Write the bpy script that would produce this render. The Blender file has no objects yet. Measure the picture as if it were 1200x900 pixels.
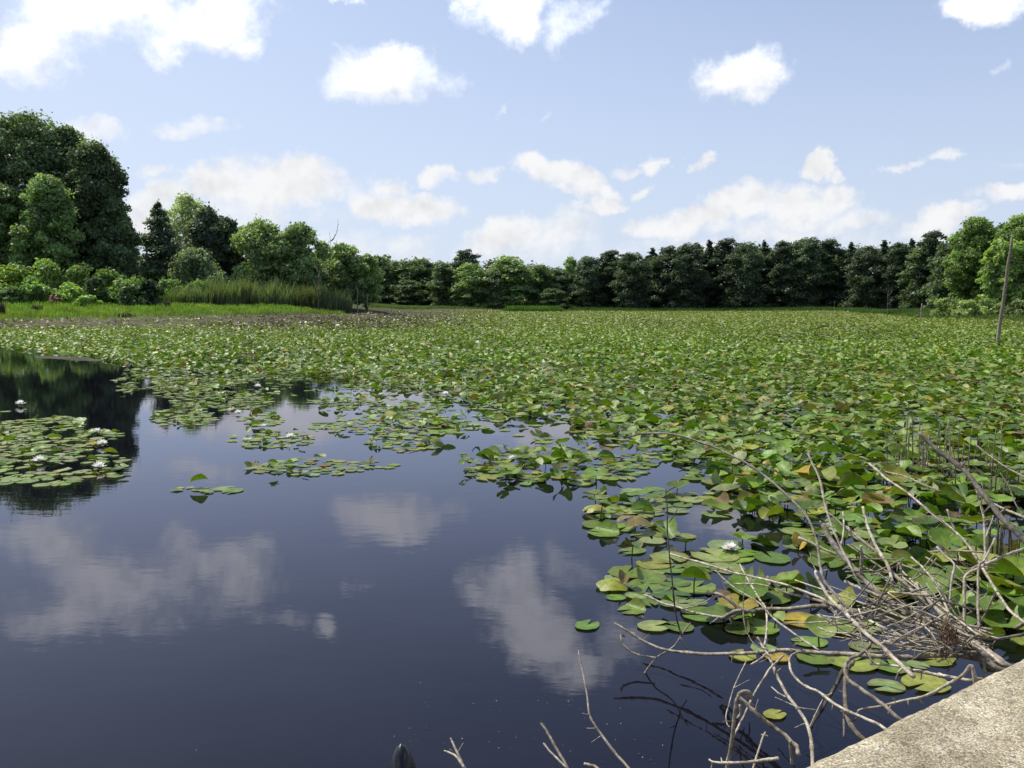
import bpy, math, random
import numpy as np
from mathutils import Vector, Matrix, noise as mnoise

random.seed(7)
RNG = np.random.default_rng(7)
scene = bpy.context.scene
COL = scene.collection
PI = math.pi

# ------------------------------------------------------------------ camera geometry (photo pixels 1200x900)
F = 1039.0
CAM = np.array((0.0, 0.0, 1.8))
PITCH = math.atan(96.0 / F)
CA, SA = math.cos(PITCH), math.sin(PITCH)

def ray(px, py):
    cx = (px - 600.0) / F; cy = -(py - 450.0) / F
    return np.array((cx, CA + cy * SA, cy * CA - SA))

def at(px, py, y):
    d = ray(px, py); return CAM + d * (y / d[1])

def ground(px, py, z=0.0):
    d = ray(px, py); return CAM + d * ((z - CAM[2]) / d[2])

def proj(x, y, z):
    dy = y * CA - (z - CAM[2]) * SA
    u = y * SA + (z - CAM[2]) * CA
    return 600 + F * x / dy, 450 - F * u / dy

# ------------------------------------------------------------------ object helpers
def tag(o, label=None, cat=None, group=None, kind=None):
    if label: o['label'] = label
    if cat: o['category'] = cat
    if group: o['group'] = group
    if kind: o['kind'] = kind
    return o

def mesh_np(name, verts, tris, mat, col=None, pv=None, smooth=True, parent=None, quads=None):
    verts = np.asarray(verts, dtype=np.float32).reshape(-1, 3)
    faces = []
    m = bpy.data.meshes.new(name)
    m.vertices.add(len(verts)); m.vertices.foreach_set('co', verts.ravel())
    if quads is not None:
        q = np.asarray(quads, dtype=np.int32); n = 4
    else:
        q = np.asarray(tris, dtype=np.int32); n = 3
    nf = len(q)
    m.loops.add(nf * n); m.loops.foreach_set('vertex_index', q.ravel())
    m.polygons.add(nf)
    m.polygons.foreach_set('loop_start', np.arange(nf, dtype=np.int32) * n)
    m.polygons.foreach_set('use_smooth', np.full(nf, smooth, dtype=bool))
    if col is not None:
        c = np.ones((len(verts), 4), dtype=np.float32); c[:, :3] = np.asarray(col, dtype=np.float32)
        a = m.color_attributes.new('Col', 'FLOAT_COLOR', 'POINT'); a.data.foreach_set('color', c.ravel())
    if pv is not None:
        a = m.attributes.new('pv', 'FLOAT_VECTOR', 'POINT')
        a.data.foreach_set('vector', np.asarray(pv, dtype=np.float32).ravel())
    m.update(); m.validate()
    if mat: m.materials.append(mat)
    o = bpy.data.objects.new(name, m); COL.objects.link(o)
    if parent is not None: o.parent = parent
    return o

def empty(name, loc):
    o = bpy.data.objects.new(name, None); COL.objects.link(o)
    o.empty_display_size = 0.3; o.location = loc
    return o

def copy_tree(o, parent=None):
    c = o.copy(); COL.objects.link(c); c.parent = parent
    for ch in o.children: copy_tree(ch, c)
    return c

def catmull(P, n):
    P = np.asarray(P, float)
    if len(P) == 2: return P[0] + (P[1] - P[0]) * np.linspace(0, 1, n + 1)[:, None]
    Q = np.vstack([2 * P[0] - P[1], P, 2 * P[-1] - P[-2]]); out = []
    for i in range(1, len(Q) - 2):
        for k in range(n):
            t = k / n; a, b, c, d = Q[i - 1], Q[i], Q[i + 1], Q[i + 2]
            out.append(.5 * ((2 * b) + (c - a) * t + (2 * a - 5 * b + 4 * c - d) * t * t + (3 * b - a - 3 * c + d) * t ** 3))
    out.append(P[-1]); return np.array(out)

def tube(P, R, seg=7, rough=0.0, rng=None):
    """a closed tapered tube through P: verts, tris"""
    P = np.asarray(P, float); R = np.asarray(R, float); n = len(P)
    T = np.gradient(P, axis=0); T /= np.linalg.norm(T, axis=1)[:, None] + 1e-9
    up = np.array((0.31, 0.17, 0.93)); V = []
    for i in range(n):
        s = np.cross(T[i], up); s /= np.linalg.norm(s) + 1e-9
        w = np.cross(s, T[i]); up = w
        for k in range(seg):
            a = 2 * PI * k / seg
            r = R[i] * (1 + (rng.uniform(-rough, rough) if rough else 0))
            V.append(P[i] + (s * math.cos(a) + w * math.sin(a)) * r)
    Fc = []
    for i in range(n - 1):
        for k in range(seg):
            a = i * seg + k; b = i * seg + (k + 1) % seg
            Fc += [(a, b, a + seg), (b, b + seg, a + seg)]
    V.append(P[0] - T[0] * R[0] * .3); V.append(P[-1] + T[-1] * R[-1] * .5); c0, c1 = n * seg, n * seg + 1
    for k in range(seg):
        Fc.append((c0, (k + 1) % seg, k)); Fc.append((c1, (n - 1) * seg + k, (n - 1) * seg + (k + 1) % seg))
    return np.array(V), np.array(Fc)

class Acc:
    def __init__(s): s.v, s.f, s.c, s.p, s.n = [], [], [], [], 0
    def add(s, v, f, c=None, p=None):
        s.v.append(v); s.f.append(np.asarray(f) + s.n); s.n += len(v)
        if c is not None: s.c.append(np.broadcast_to(np.asarray(c, float), (len(v), 3)))
        if p is not None: s.p.append(p)
    def build(s, name, mat, parent=None, smooth=True, quads=False):
        v = np.vstack(s.v); f = np.vstack(s.f)
        c = np.vstack(s.c) if s.c else None; p = np.vstack(s.p) if s.p else None
        return mesh_np(name, v, None if quads else f, mat, c, p, smooth, parent, f if quads else None)

# ------------------------------------------------------------------ materials
def newmat(name):
    m = bpy.data.materials.new(name); m.use_nodes = True
    nt = m.node_tree; nt.nodes.clear()
    return m, nt, nt.nodes, nt.links

def N(nt, t, **kw):
    n = nt.nodes.new(t)
    for k, v in kw.items():
        if k in n.inputs: n.inputs[k].default_value = v
        else: setattr(n, k, v)
    return n

def math_n(nt, op, a, b=None, c=None, clamp=False):
    n = nt.nodes.new('ShaderNodeMath'); n.operation = op; n.use_clamp = clamp
    for i, x in enumerate((a, b, c)):
        if x is None: continue
        if isinstance(x, (int, float)): n.inputs[i].default_value = x
        else: nt.links.new(x, n.inputs[i])
    return n.outputs[0]

def mixc(nt, fac, a, b, blend='MIX'):
    n = nt.nodes.new('ShaderNodeMix'); n.data_type = 'RGBA'; n.blend_type = blend
    for s, x in ((n.inputs[0], fac), (n.inputs[6], a), (n.inputs[7], b)):
        if isinstance(x, (int, float)): s.default_value = x
        elif isinstance(x, (tuple, list)): s.default_value = (*x, 1) if len(x) == 3 else x
        else: nt.links.new(x, s)
    return n.outputs[2]

def ramp(nt, fac, stops):
    n = nt.nodes.new('ShaderNodeValToRGB'); cr = n.color_ramp
    while len(cr.elements) < len(stops): cr.elements.new(0.5)
    for e, (p, c) in zip(cr.elements, stops):
        e.position = p; e.color = (*c, 1) if len(c) == 3 else c
    nt.links.new(fac, n.inputs[0]); return n.outputs[0]

def mat_pad():
    m, nt, nd, L = newmat('lily_pad_leaf')
    at_ = N(nt, 'ShaderNodeAttribute', attribute_name='Col')
    pv = N(nt, 'ShaderNodeAttribute', attribute_name='pv')
    sx = N(nt, 'ShaderNodeSeparateXYZ'); L.new(pv.outputs['Vector'], sx.inputs[0])
    th = math_n(nt, 'ARCTAN2', sx.outputs[1], sx.outputs[0])
    vein = math_n(nt, 'ABSOLUTE', math_n(nt, 'SINE', math_n(nt, 'MULTIPLY', th, 7.0)))
    vein = math_n(nt, 'SUBTRACT', 1.0, math_n(nt, 'MULTIPLY', vein, 5.0), clamp=True)
    geo = N(nt, 'ShaderNodeNewGeometry')
    n1 = N(nt, 'ShaderNodeTexNoise', Scale=22.0, Detail=5.0, Roughness=0.65); L.new(geo.outputs['Position'], n1.inputs['Vector'])
    n2 = N(nt, 'ShaderNodeTexNoise', Scale=140.0, Detail=2.0); L.new(geo.outputs['Position'], n2.inputs['Vector'])
    f1 = ramp(nt, n1.outputs[0], [(0.3, (.62, .66, .6)), (0.68, (1.3, 1.25, 1.15))])
    c = mixc(nt, 1.0, at_.outputs['Color'], f1, 'MULTIPLY')
    c = mixc(nt, math_n(nt, 'MULTIPLY', vein, 0.22), c, (0.26, 0.33, 0.13))
    spots = ramp(nt, n2.outputs[0], [(0.66, (0, 0, 0)), (0.74, (1, 1, 1))])
    c = mixc(nt, math_n(nt, 'MULTIPLY', spots, 0.35), c, (0.07, 0.055, 0.025))
    back = mixc(nt, 1.0, c, (0.74, 0.82, 0.5), 'MULTIPLY')
    c = mixc(nt, geo.outputs['Backfacing'], c, back)
    bsdf = N(nt, 'ShaderNodeBsdfPrincipled', Roughness=0.38)
    L.new(c, bsdf.inputs['Base Color']); bsdf.inputs['Specular IOR Level'].default_value = 0.26
    rr = math_n(nt, 'MULTIPLY_ADD', n1.outputs[0], 0.30, 0.27); L.new(rr, bsdf.inputs['Roughness'])
    bump = N(nt, 'ShaderNodeBump', Strength=0.35, Distance=0.01)
    hh = math_n(nt, 'ADD', math_n(nt, 'MULTIPLY', vein, -0.3), n1.outputs[0]); L.new(hh, bump.inputs['Height'])
    L.new(bump.outputs[0], bsdf.inputs['Normal'])
    tr = N(nt, 'ShaderNodeBsdfTranslucent'); tc = mixc(nt, 1.0, c, (1.3, 1.5, 0.5), 'MULTIPLY'); L.new(tc, tr.inputs[0])
    mx = N(nt, 'ShaderNodeMixShader'); mx.inputs[0].default_value = 0.22
    L.new(bsdf.outputs[0], mx.inputs[1]); L.new(tr.outputs[0], mx.inputs[2])
    o = N(nt, 'ShaderNodeOutputMaterial'); L.new(mx.outputs[0], o.inputs[0]); return m

def mat_leaf(name, rough=0.5, trans=0.25, spec=0.4, tint=(1.35, 1.5, 0.5)):
    m, nt, nd, L = newmat(name)
    at_ = N(nt, 'ShaderNodeAttribute', attribute_name='Col')
    oi = N(nt, 'ShaderNodeObjectInfo')
    v = math_n(nt, 'MULTIPLY_ADD', oi.outputs['Random'], 0.35, 0.82)
    cmb = N(nt, 'ShaderNodeCombineColor')
    for i in range(3): L.new(v, cmb.inputs[i])
    c = mixc(nt, 1.0, at_.outputs['Color'], cmb.outputs[0], 'MULTIPLY')
    bsdf = N(nt, 'ShaderNodeBsdfPrincipled', Roughness=rough); L.new(c, bsdf.inputs['Base Color'])
    bsdf.inputs['Specular IOR Level'].default_value = spec
    tr = N(nt, 'ShaderNodeBsdfTranslucent'); tc = mixc(nt, 1.0, c, tint, 'MULTIPLY'); L.new(tc, tr.inputs[0])
    mx = N(nt, 'ShaderNodeMixShader'); mx.inputs[0].default_value = trans
    L.new(bsdf.outputs[0], mx.inputs[1]); L.new(tr.outputs[0], mx.inputs[2])
    o = N(nt, 'ShaderNodeOutputMaterial'); L.new(mx.outputs[0], o.inputs[0]); return m

def mat_bark(name, ca, cb, scale=18.0, stretch=0.25, bump=0.6, lichen=None):
    m, nt, nd, L = newmat(name)
    tc = N(nt, 'ShaderNodeNewGeometry')
    n1 = N(nt, 'ShaderNodeTexNoise', Scale=scale, Detail=8.0, Roughness=0.65); L.new(tc.outputs['Position'], n1.inputs['Vector'])
    n2 = N(nt, 'ShaderNodeTexNoise', Scale=scale * 5, Detail=4.0); L.new(tc.outputs['Position'], n2.inputs['Vector'])
    oi = N(nt, 'ShaderNodeObjectInfo')
    f = math_n(nt, 'ADD', math_n(nt, 'MULTIPLY', n1.outputs[0], 0.6), math_n(nt, 'MULTIPLY', n2.outputs[0], 0.4))
    c = ramp(nt, f, [(0.32, ca), (0.66, cb)])
    at_ = N(nt, 'ShaderNodeAttribute', attribute_name='Col')
    n3 = N(nt, 'ShaderNodeTexNoise', Scale=scale * .35, Detail=5.0, Roughness=0.6); L.new(tc.outputs['Position'], n3.inputs['Vector'])
    c = mixc(nt, 1.0, c, ramp(nt, n3.outputs[0], [(0.36, (.5, .46, .4)), (0.56, (1.08, 1.08, 1.08))]), 'MULTIPLY')
    c = mixc(nt, 1.0, c, at_.outputs['Color'], 'MULTIPLY')
    b = N(nt, 'ShaderNodeBsdfPrincipled', Roughness=0.85); L.new(c, b.inputs['Base Color'])
    b.inputs['Specular IOR Level'].default_value = 0.25
    bp = N(nt, 'ShaderNodeBump', Strength=bump, Distance=0.004); L.new(f, bp.inputs['Height']); L.new(bp.outputs[0], b.inputs['Normal'])
    o = N(nt, 'ShaderNodeOutputMaterial'); L.new(b.outputs[0], o.inputs[0]); return m

def mat_water():
    m, nt, nd, L = newmat('pond_water')
    geo = N(nt, 'ShaderNodeNewGeometry')
    mp = N(nt, 'ShaderNodeMapping'); mp.inputs['Scale'].default_value = (1.0, 1.9, 1.0); mp.inputs['Rotation'].default_value = (0, 0, 0.35)
    L.new(geo.outputs['Position'], mp.inputs[0])
    n1 = N(nt, 'ShaderNodeTexNoise', Scale=3.0, Detail=3.0, Roughness=0.5); L.new(mp.outputs[0], n1.inputs['Vector'])
    n2 = N(nt, 'ShaderNodeTexNoise', Scale=17.0, Detail=2.0, Roughness=0.5); L.new(mp.outputs[0], n2.inputs['Vector'])
    n3 = N(nt, 'ShaderNodeTexNoise', Scale=0.5, Detail=3.0); L.new(geo.outputs['Position'], n3.inputs['Vector'])
    gust = ramp(nt, n3.outputs[0], [(0.42, (0.25, 0.25, 0.25)), (0.65, (1, 1, 1))])
    h = math_n(nt, 'ADD', n1.outputs[0], math_n(nt, 'MULTIPLY', n2.outputs[0], math_n(nt, 'MULTIPLY', gust, 0.16)))
    bp = N(nt, 'ShaderNodeBump', Strength=1.0, Distance=0.00065); L.new(h, bp.inputs['Height'])
    fr = N(nt, 'ShaderNodeFresnel', IOR=1.34); L.new(bp.outputs[0], fr.inputs['Normal'])
    gl = N(nt, 'ShaderNodeBsdfGlossy', Roughness=0.012, Color=(.87, .88, 1.0, 1)); L.new(bp.outputs[0], gl.inputs['Normal'])
    n4 = N(nt, 'ShaderNodeTexNoise', Scale=1.4, Detail=6.0); L.new(geo.outputs['Position'], n4.inputs['Vector'])
    dc = ramp(nt, n4.outputs[0], [(0.35, (0.005, 0.005, 0.009)), (0.7, (0.009, 0.009, 0.014))])
    df = N(nt, 'ShaderNodeBsdfDiffuse'); L.new(dc, df.inputs[0])
    tp = N(nt, 'ShaderNodeBsdfTransparent'); tp.inputs[0].default_value = (0.55, 0.47, 0.35, 1)
    m1 = N(nt, 'ShaderNodeMixShader'); m1.inputs[0].default_value = 0.26
    L.new(df.outputs[0], m1.inputs[1]); L.new(tp.outputs[0], m1.inputs[2])
    m2 = N(nt, 'ShaderNodeMixShader'); L.new(fr.outputs[0], m2.inputs[0]); L.new(m1.outputs[0], m2.inputs[1]); L.new(gl.outputs[0], m2.inputs[2])
    o = N(nt, 'ShaderNodeOutputMaterial'); L.new(m2.outputs[0], o.inputs[0]); return m

def mat_ground():
    m, nt, nd, L = newmat('ground_soil')
    geo = N(nt, 'ShaderNodeNewGeometry')
    at_ = N(nt, 'ShaderNodeAttribute', attribute_name='Col')
    n1 = N(nt, 'ShaderNodeTexNoise', Scale=0.9, Detail=9.0, Roughness=0.7); L.new(geo.outputs['Position'], n1.inputs['Vector'])
    f = ramp(nt, n1.outputs[0], [(0.3, (.5, .5, .5)), (0.7, (1.4, 1.4, 1.4))])
    c = mixc(nt, 1.0, at_.outputs['Color'], f, 'MULTIPLY')
    b = N(nt, 'ShaderNodeBsdfPrincipled', Roughness=1.0); L.new(c, b.inputs['Base Color']); b.inputs['Specular IOR Level'].default_value = 0.08
    bp = N(nt, 'ShaderNodeBump', Strength=0.8, Distance=0.1); L.new(n1.outputs[0], bp.inputs['Height']); L.new(bp.outputs[0], b.inputs['Normal'])
    o = N(nt, 'ShaderNodeOutputMaterial'); L.new(b.outputs[0], o.inputs[0]); return m

def mat_concrete():
    m, nt, nd, L = newmat('aggregate_concrete')
    geo = N(nt, 'ShaderNodeNewGeometry'); P = geo.outputs['Position']
    n1 = N(nt, 'ShaderNodeTexNoise', Scale=9.0, Detail=10.0, Roughness=0.7); L.new(P, n1.inputs['Vector'])
    n2 = N(nt, 'ShaderNodeTexNoise', Scale=190.0, Detail=4.0, Roughness=0.6); L.new(P, n2.inputs['Vector'])
    wob = N(nt, 'ShaderNodeTexNoise', Scale=60.0, Detail=3.0); L.new(P, wob.inputs['Vector'])
    wv = N(nt, 'ShaderNodeVectorMath', operation='MULTIPLY_ADD'); L.new(wob.outputs['Color'], wv.inputs[0]); wv.inputs[1].default_value = (.012,) * 3; L.new(P, wv.inputs[2])
    v1 = N(nt, 'ShaderNodeTexVoronoi', Scale=62.0); L.new(wv.outputs[0], v1.inputs['Vector'])
    v2 = N(nt, 'ShaderNodeTexVoronoi', Scale=150.0); L.new(wv.outputs[0], v2.inputs['Vector'])
    base = ramp(nt, n1.outputs[0], [(0.34, (.24, .20, .125)), (0.5, (.44, .39, .275)), (0.66, (.58, .53, .40))])
    n5 = N(nt, 'ShaderNodeTexNoise', Scale=3.2, Detail=7.0, Roughness=0.62); L.new(P, n5.inputs['Vector'])
    base = mixc(nt, 1.0, base, ramp(nt, n5.outputs[0], [(0.34, (.80, .77, .70)), (0.55, (1.25, 1.22, 1.17))]), 'MULTIPLY')
    fine = ramp(nt, n2.outputs[0], [(0.36, (.35, .33, .3)), (0.64, (1.4, 1.4, 1.4))])
    c = mixc(nt, 1.0, base, fine, 'MULTIPLY')
    sep = N(nt, 'ShaderNodeSeparateColor'); L.new(v1.outputs['Color'], sep.inputs[0])
    peb = ramp(nt, sep.outputs[0], [(0.0, (.10, .09, .07)), (0.3, (.25, .21, .14)), (0.6, (.38, .34, .26)), (0.9, (.62, .58, .48))])
    isp = math_n(nt, 'MULTIPLY', math_n(nt, 'LESS_THAN', v1.outputs['Distance'], 0.36), math_n(nt, 'GREATER_THAN', sep.outputs[1], 0.5))
    c = mixc(nt, math_n(nt, 'MULTIPLY', isp, 0.75), c, peb)
    sep2 = N(nt, 'ShaderNodeSeparateColor'); L.new(v2.outputs['Color'], sep2.inputs[0])
    isp2 = math_n(nt, 'MULTIPLY', math_n(nt, 'LESS_THAN', v2.outputs['Distance'], 0.34), math_n(nt, 'GREATER_THAN', sep2.outputs[1], 0.62))
    peb2 = ramp(nt, sep2.outputs[0], [(0.0, (.08, .07, .055)), (0.5, (.3, .27, .2)), (1.0, (.55, .52, .45))])
    c = mixc(nt, math_n(nt, 'MULTIPLY', isp2, 0.7), c, peb2)
    n3 = N(nt, 'ShaderNodeTexNoise', Scale=30.0, Detail=6.0, Roughness=0.7); L.new(P, n3.inputs['Vector'])
    lich = ramp(nt, n3.outputs[0], [(0.58, (0, 0, 0)), (0.68, (1, 1, 1))])
    c = mixc(nt, math_n(nt, 'MULTIPLY', lich, 0.5), c, (.20, .165, .085))
    b = N(nt, 'ShaderNodeBsdfPrincipled', Roughness=0.9); L.new(c, b.inputs['Base Color'])
    h = math_n(nt, 'ADD', math_n(nt, 'MULTIPLY', isp, 0.7), math_n(nt, 'ADD', math_n(nt, 'MULTIPLY', n2.outputs[0], 0.8), math_n(nt, 'MULTIPLY', isp2, 0.5)))
    h = math_n(nt, 'ADD', h, math_n(nt, 'MULTIPLY', n3.outputs[0], 1.6))
    bp = N(nt, 'ShaderNodeBump', Strength=1.0, Distance=0.007); L.new(h, bp.inputs['Height']); L.new(bp.outputs[0], b.inputs['Normal'])
    o = N(nt, 'ShaderNodeOutputMaterial'); L.new(b.outputs[0], o.inputs[0]); return m

def mat_plain(name, col, rough=0.6, trans=0.0, lo=.75):
    m, nt, nd, L = newmat(name)
    geo = N(nt, 'ShaderNodeNewGeometry')
    n1 = N(nt, 'ShaderNodeTexNoise', Scale=40.0, Detail=5.0); L.new(geo.outputs['Position'], n1.inputs['Vector'])
    f = ramp(nt, n1.outputs[0], [(0.3, (lo, lo, lo)), (0.7, (1.1, 1.1, 1.1))])
    c = mixc(nt, 1.0, col, f, 'MULTIPLY')
    b = N(nt, 'ShaderNodeBsdfPrincipled', Roughness=rough); L.new(c, b.inputs['Base Color'])
    o = N(nt, 'ShaderNodeOutputMaterial')
    if trans:
        tr = N(nt, 'ShaderNodeBsdfTranslucent'); tr.inputs[0].default_value = (*col, 1)
        mx = N(nt, 'ShaderNodeMixShader'); mx.inputs[0].default_value = trans
        L.new(b.outputs[0], mx.inputs[1]); L.new(tr.outputs[0], mx.inputs[2]); L.new(mx.outputs[0], o.inputs[0])
    else: L.new(b.outputs[0], o.inputs[0])
    return m

M_PAD = mat_pad()
M_TREE = mat_leaf('tree_foliage', 0.5, 0.45, 0.4, (1.3, 1.35, .6))
M_GRASS = mat_leaf('grass_blades', 0.55, 0.35, 0.3)
M_BARK = mat_bark('tree_bark', (.035, .028, .022), (.13, .11, .09), 6.0)
M_DEAD = mat_bark('weathered_dead_wood', (.11, .093, .068), (.56, .51, .42), 60.0)
M_WATER = mat_water(); M_GROUND = mat_ground(); M_CONC = mat_concrete()
M_PETAL = mat_plain('white_petal', (.92, .92, .86), 0.45, 0.4, .93)
M_STAMEN = mat_plain('yellow_stamen', (.75, .5, .04), 0.5)
M_WETLOG = mat_plain('wet_black_wood', (.012, .011, .010), 0.25)

# ------------------------------------------------------------------ terrain
COLS = [(-1.6, [(30, -.8), (45, 0), (60, .6), (80, 1.9), (130, 2.4)]),
        (-.58, [(48, -.6), (55, 0), (68, .33), (76, .75), (87, 1.68), (95, 1.8), (130, 2.3)]),
        (-.40, [(55, -.5), (63, 0), (81, .75), (92, 1.55), (100, 1.7), (130, 2.1)]),
        (-.28, [(66, -.4), (78, 0), (90, .7), (100, 1.32), (107, 1.42), (135, 1.9)]),
        (-.17, [(85, -.4), (98, 0), (117, .75), (132, 1.15), (165, 1.5)]),
        (-.10, [(105, -.4), (122, 0), (150, .55), (190, 1.1)]),
        (.0, [(138, -.4), (152, 0), (176, .4), (205, .8)]),
        (.2, [(150, -.4), (166, 0), (182, .4), (220, .8)]),
        (.40, [(110, -.4), (126, 0), (142, .35), (180, .7)]),
        (.47, [(88, -.4), (99, 0), (112, .4), (150, .8)]),
        (.58, [(75, -.4), (86, 0), (100, .4), (150, .8)]),
        (1.6, [(50, -.4), (62, 0), (75, .5), (120, 1.0)])]
CT = np.array([c[0] for c in COLS])
def terrain_z(x, y):
    x = np.asarray(x, float); y = np.asarray(y, float)
    t = np.clip(x / np.maximum(y, 1.0), -1.6, 1.6)
    Z = np.stack([np.interp(y, [0] + [p[0] for p in c[1]] + [420, 1200, 4000], [-.8] + [p[1] for p in c[1]] + [3.0, 6.0, 10.0]) for c in COLS])
    i = np.clip(np.searchsorted(CT, t) - 1, 0, len(CT) - 2)
    w = (t - CT[i]) / (CT[i + 1] - CT[i]); w = w * w * (3 - 2 * w)
    flat = Z.reshape(len(CT), -1); ii = i.ravel(); k = np.arange(ii.size)
    z = flat[ii, k] * (1 - w.ravel()) + flat[ii + 1, k] * w.ravel()
    return z.reshape(x.shape)
def tz(x, y): return float(terrain_z(np.array([x]), np.array([y]))[0])
def vnoise(x, y, s, seed=0):
    return np.array([mnoise.noise(Vector((a * s + seed * 7.3, b * s, seed * 1.7))) for a, b in zip(np.ravel(x), np.ravel(y))]).reshape(np.shape(x))

ys = np.concatenate([np.array([-80, -30, 0, 10, 20, 30, 38]), np.arange(42, 130, 1.5), np.arange(130, 260, 4.0), np.array([280, 320, 380, 460, 600, 800, 1200, 2000, 4000])])
ts = np.concatenate([np.linspace(-3, -.8, 12), np.linspace(-.75, .75, 90), np.linspace(.8, 3, 12)])
YY, TT = np.meshgrid(ys, ts, indexing='ij'); XX = TT * np.maximum(YY, 40)
ZZ = terrain_z(XX, YY); bmpn = vnoise(XX, YY, 0.25) * 0.14 + vnoise(XX, YY, 0.9, 2) * 0.05
ZZ = ZZ + np.where(ZZ > -.3, bmpn, 0)
PXg = 600 + F * TT
mud = np.array((.105, .095, .060)); grs = np.array((.075, .125, .024)); dark = np.array((.02, .028, .012)); bed = np.array((.03, .026, .02))
wg = np.clip((ZZ - .42) / .3, 0, 1)[..., None]
wbr = np.clip((PXg - 230) / 200, 0, 1)[..., None] * np.clip((760 - PXg) / 200, 0, 1)[..., None]
gcol = grs * (1 - wbr * .8) + np.array((.055, .058, .028)) * wbr * .8
cc = mud * (1 - wg) + gcol * wg
far = np.clip((YY - np.interp(TT, [-.6, -.3, -.1, 0, .2, .4, .6], [100, 112, 185, 178, 178, 135, 105])) / 8, 0, 1)[..., None]
cc = cc * (1 - far) + dark * far
cc = np.where((ZZ < -.05)[..., None], bed, cc)
ny, nx = XX.shape
idx = np.arange(ny * nx).reshape(ny, nx)
q = np.stack([idx[:-1, :-1], idx[:-1, 1:], idx[1:, 1:], idx[1:, :-1]], -1).reshape(-1, 4)
g = mesh_np('ground', np.stack([XX, YY, ZZ], -1).reshape(-1, 3), None, M_GROUND, cc.reshape(-1, 3), quads=q)
tag(g, kind='structure', label='muddy shore and grassy bank running back to the woods')

# water
wy = np.array([-60, 330.0]); wxs = np.array([-450, 450.0])
o = mesh_np('water', [(-450, -60, 0), (450, -60, 0), (450, 330, 0), (-450, 330, 0)], None, M_WATER, quads=[(0, 1, 2, 3)], smooth=False)
tag(o, kind='structure', label='still dark pond water mirroring sky and clouds')

# small mud bar at the left edge of the lily field
def mound(name, px0, py0, px1, py1, h, label):
    a = ground(px0, py0); b = ground(px1, py1); n = 40; V = []; Q = []
    d = b - a; Ln = np.linalg.norm(d); u = d / Ln; w = np.array((-u[1], u[0], 0)); w2 = Ln * .10
    for i in range(n + 1):
        for j in range(13):
            s = i / n; v = j / 12 * 2 - 1
            p = a + d * s + w * v * w2 * (0.35 + math.sin(PI * s) * .8) + w * mnoise.noise(Vector((s * 5, 1, 0))) * w2 * .5
            e = max(0, 1 - v * v) * math.sin(PI * s) ** .6
            z = -.03 + h * e + mnoise.noise(Vector((p[0] * 2.3, p[1] * 2.3, 3))) * .035 * e
            V.append((p[0], p[1], z))
    for i in range(n):
        for j in range(12):
            k = i * 13 + j; Q.append((k, k + 13, k + 14, k + 1))
    o = mesh_np(name, V, None, M_GROUND, np.tile((.085, .078, .058), (len(V), 1)), quads=Q)
    return tag(o, label, kind='structure')
mound('mud_bar', 30, 416, 140, 424.5, .05, 'low grey bar of bare mud at the left edge of the lily field')
mound('mud_bar', 120, 381, 205, 380, .12, 'strip of bare grey mud in front of the grassy bank')

# ------------------------------------------------------------------ lily pads
def pad_template(rng, seg, rings, kind):
    notch = rng.uniform(.1, .28)
    ang = np.linspace(notch, 2 * PI - notch, seg + 1)
    radii = np.linspace(0, 1, rings + 1)[1:]
    V = [(0, 0, 0)]; sc = 1 + rng.normal(0, .025, seg + 1); ell = rng.uniform(.84, 1.0)
    lobe = 1 + .1 * np.exp(-((np.minimum(ang, 2 * PI - ang) - .35) / .35) ** 2)
    for r in radii:
        for a, s, l in zip(ang, sc, lobe):
            rr = r * (1 + (s * l - 1) * r); V.append((rr * math.cos(a), rr * math.sin(a) * ell, 0))
    V = np.array(V); pv = V.copy()
    x, y = V[:, 0].copy(), V[:, 1].copy(); rad = np.hypot(x, y); th = np.arctan2(y, x)
    ph = rng.uniform(0, 6.28, 4)
    und = np.sin(3 * th + ph[0]) * .5 + np.sin(5 * th + ph[1]) * .5
    z = np.zeros(len(V)); da = rng.uniform(0, 6.28); ux = x * math.cos(da) + y * math.sin(da); uy = -x * math.sin(da) + y * math.cos(da)
    if kind == 'flat':
        z = .028 * und * rad ** 2 + .02 * rad ** 3
    elif kind == 'curl':
        lift = np.maximum(0, ux - .15); z = .02 * und * rad ** 2 + 1.0 * lift ** 2
        f = 1 - .45 * lift; k = ux * f
        x2 = k * math.cos(da) - uy * math.sin(da); y2 = k * math.sin(da) + uy * math.cos(da); V[:, 0], V[:, 1] = x2, y2
    elif kind == 'fold':
        b = rng.uniform(.55, 1.0); z = b * np.abs(y) ** 1.5 + .08 * und * rad ** 2
        V[:, 1] = y * (1 - .38 * b * np.abs(y))
        z += -.12 * x * x
    elif kind == 'droop':
        z = -.3 * rad ** 2 + .09 * und * rad ** 2
    else:  # raised bowl, rim waved
        z = rng.uniform(.05, .3) * rad ** 2 + .1 * und * rad ** 2 + rng.uniform(-.15, .2) * ux * np.abs(ux)
    V[:, 2] = z
    n = seg + 1; T = []
    for i in range(seg): T.append((0, 1 + i, 2 + i))
    for k in range(rings - 1):
        for i in range(seg):
            a = 1 + k * n + i; b = a + n
            T += [(a, b, b + 1), (a, b + 1, a + 1)]
    return V, np.array(T), pv

KINDS = ['flat', 'curl', 'fold', 'droop', 'bowl']
def templates(seg, rings, per, seed):
    r = np.random.default_rng(seed); return {k: [pad_template(r, seg, rings, k) for _ in range(per)] for k in KINDS}
T_HI = templates(22, 3, 8, 1); T_MID = templates(11, 2, 6, 2); T_LO = templates(6, 1, 5, 3)

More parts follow.
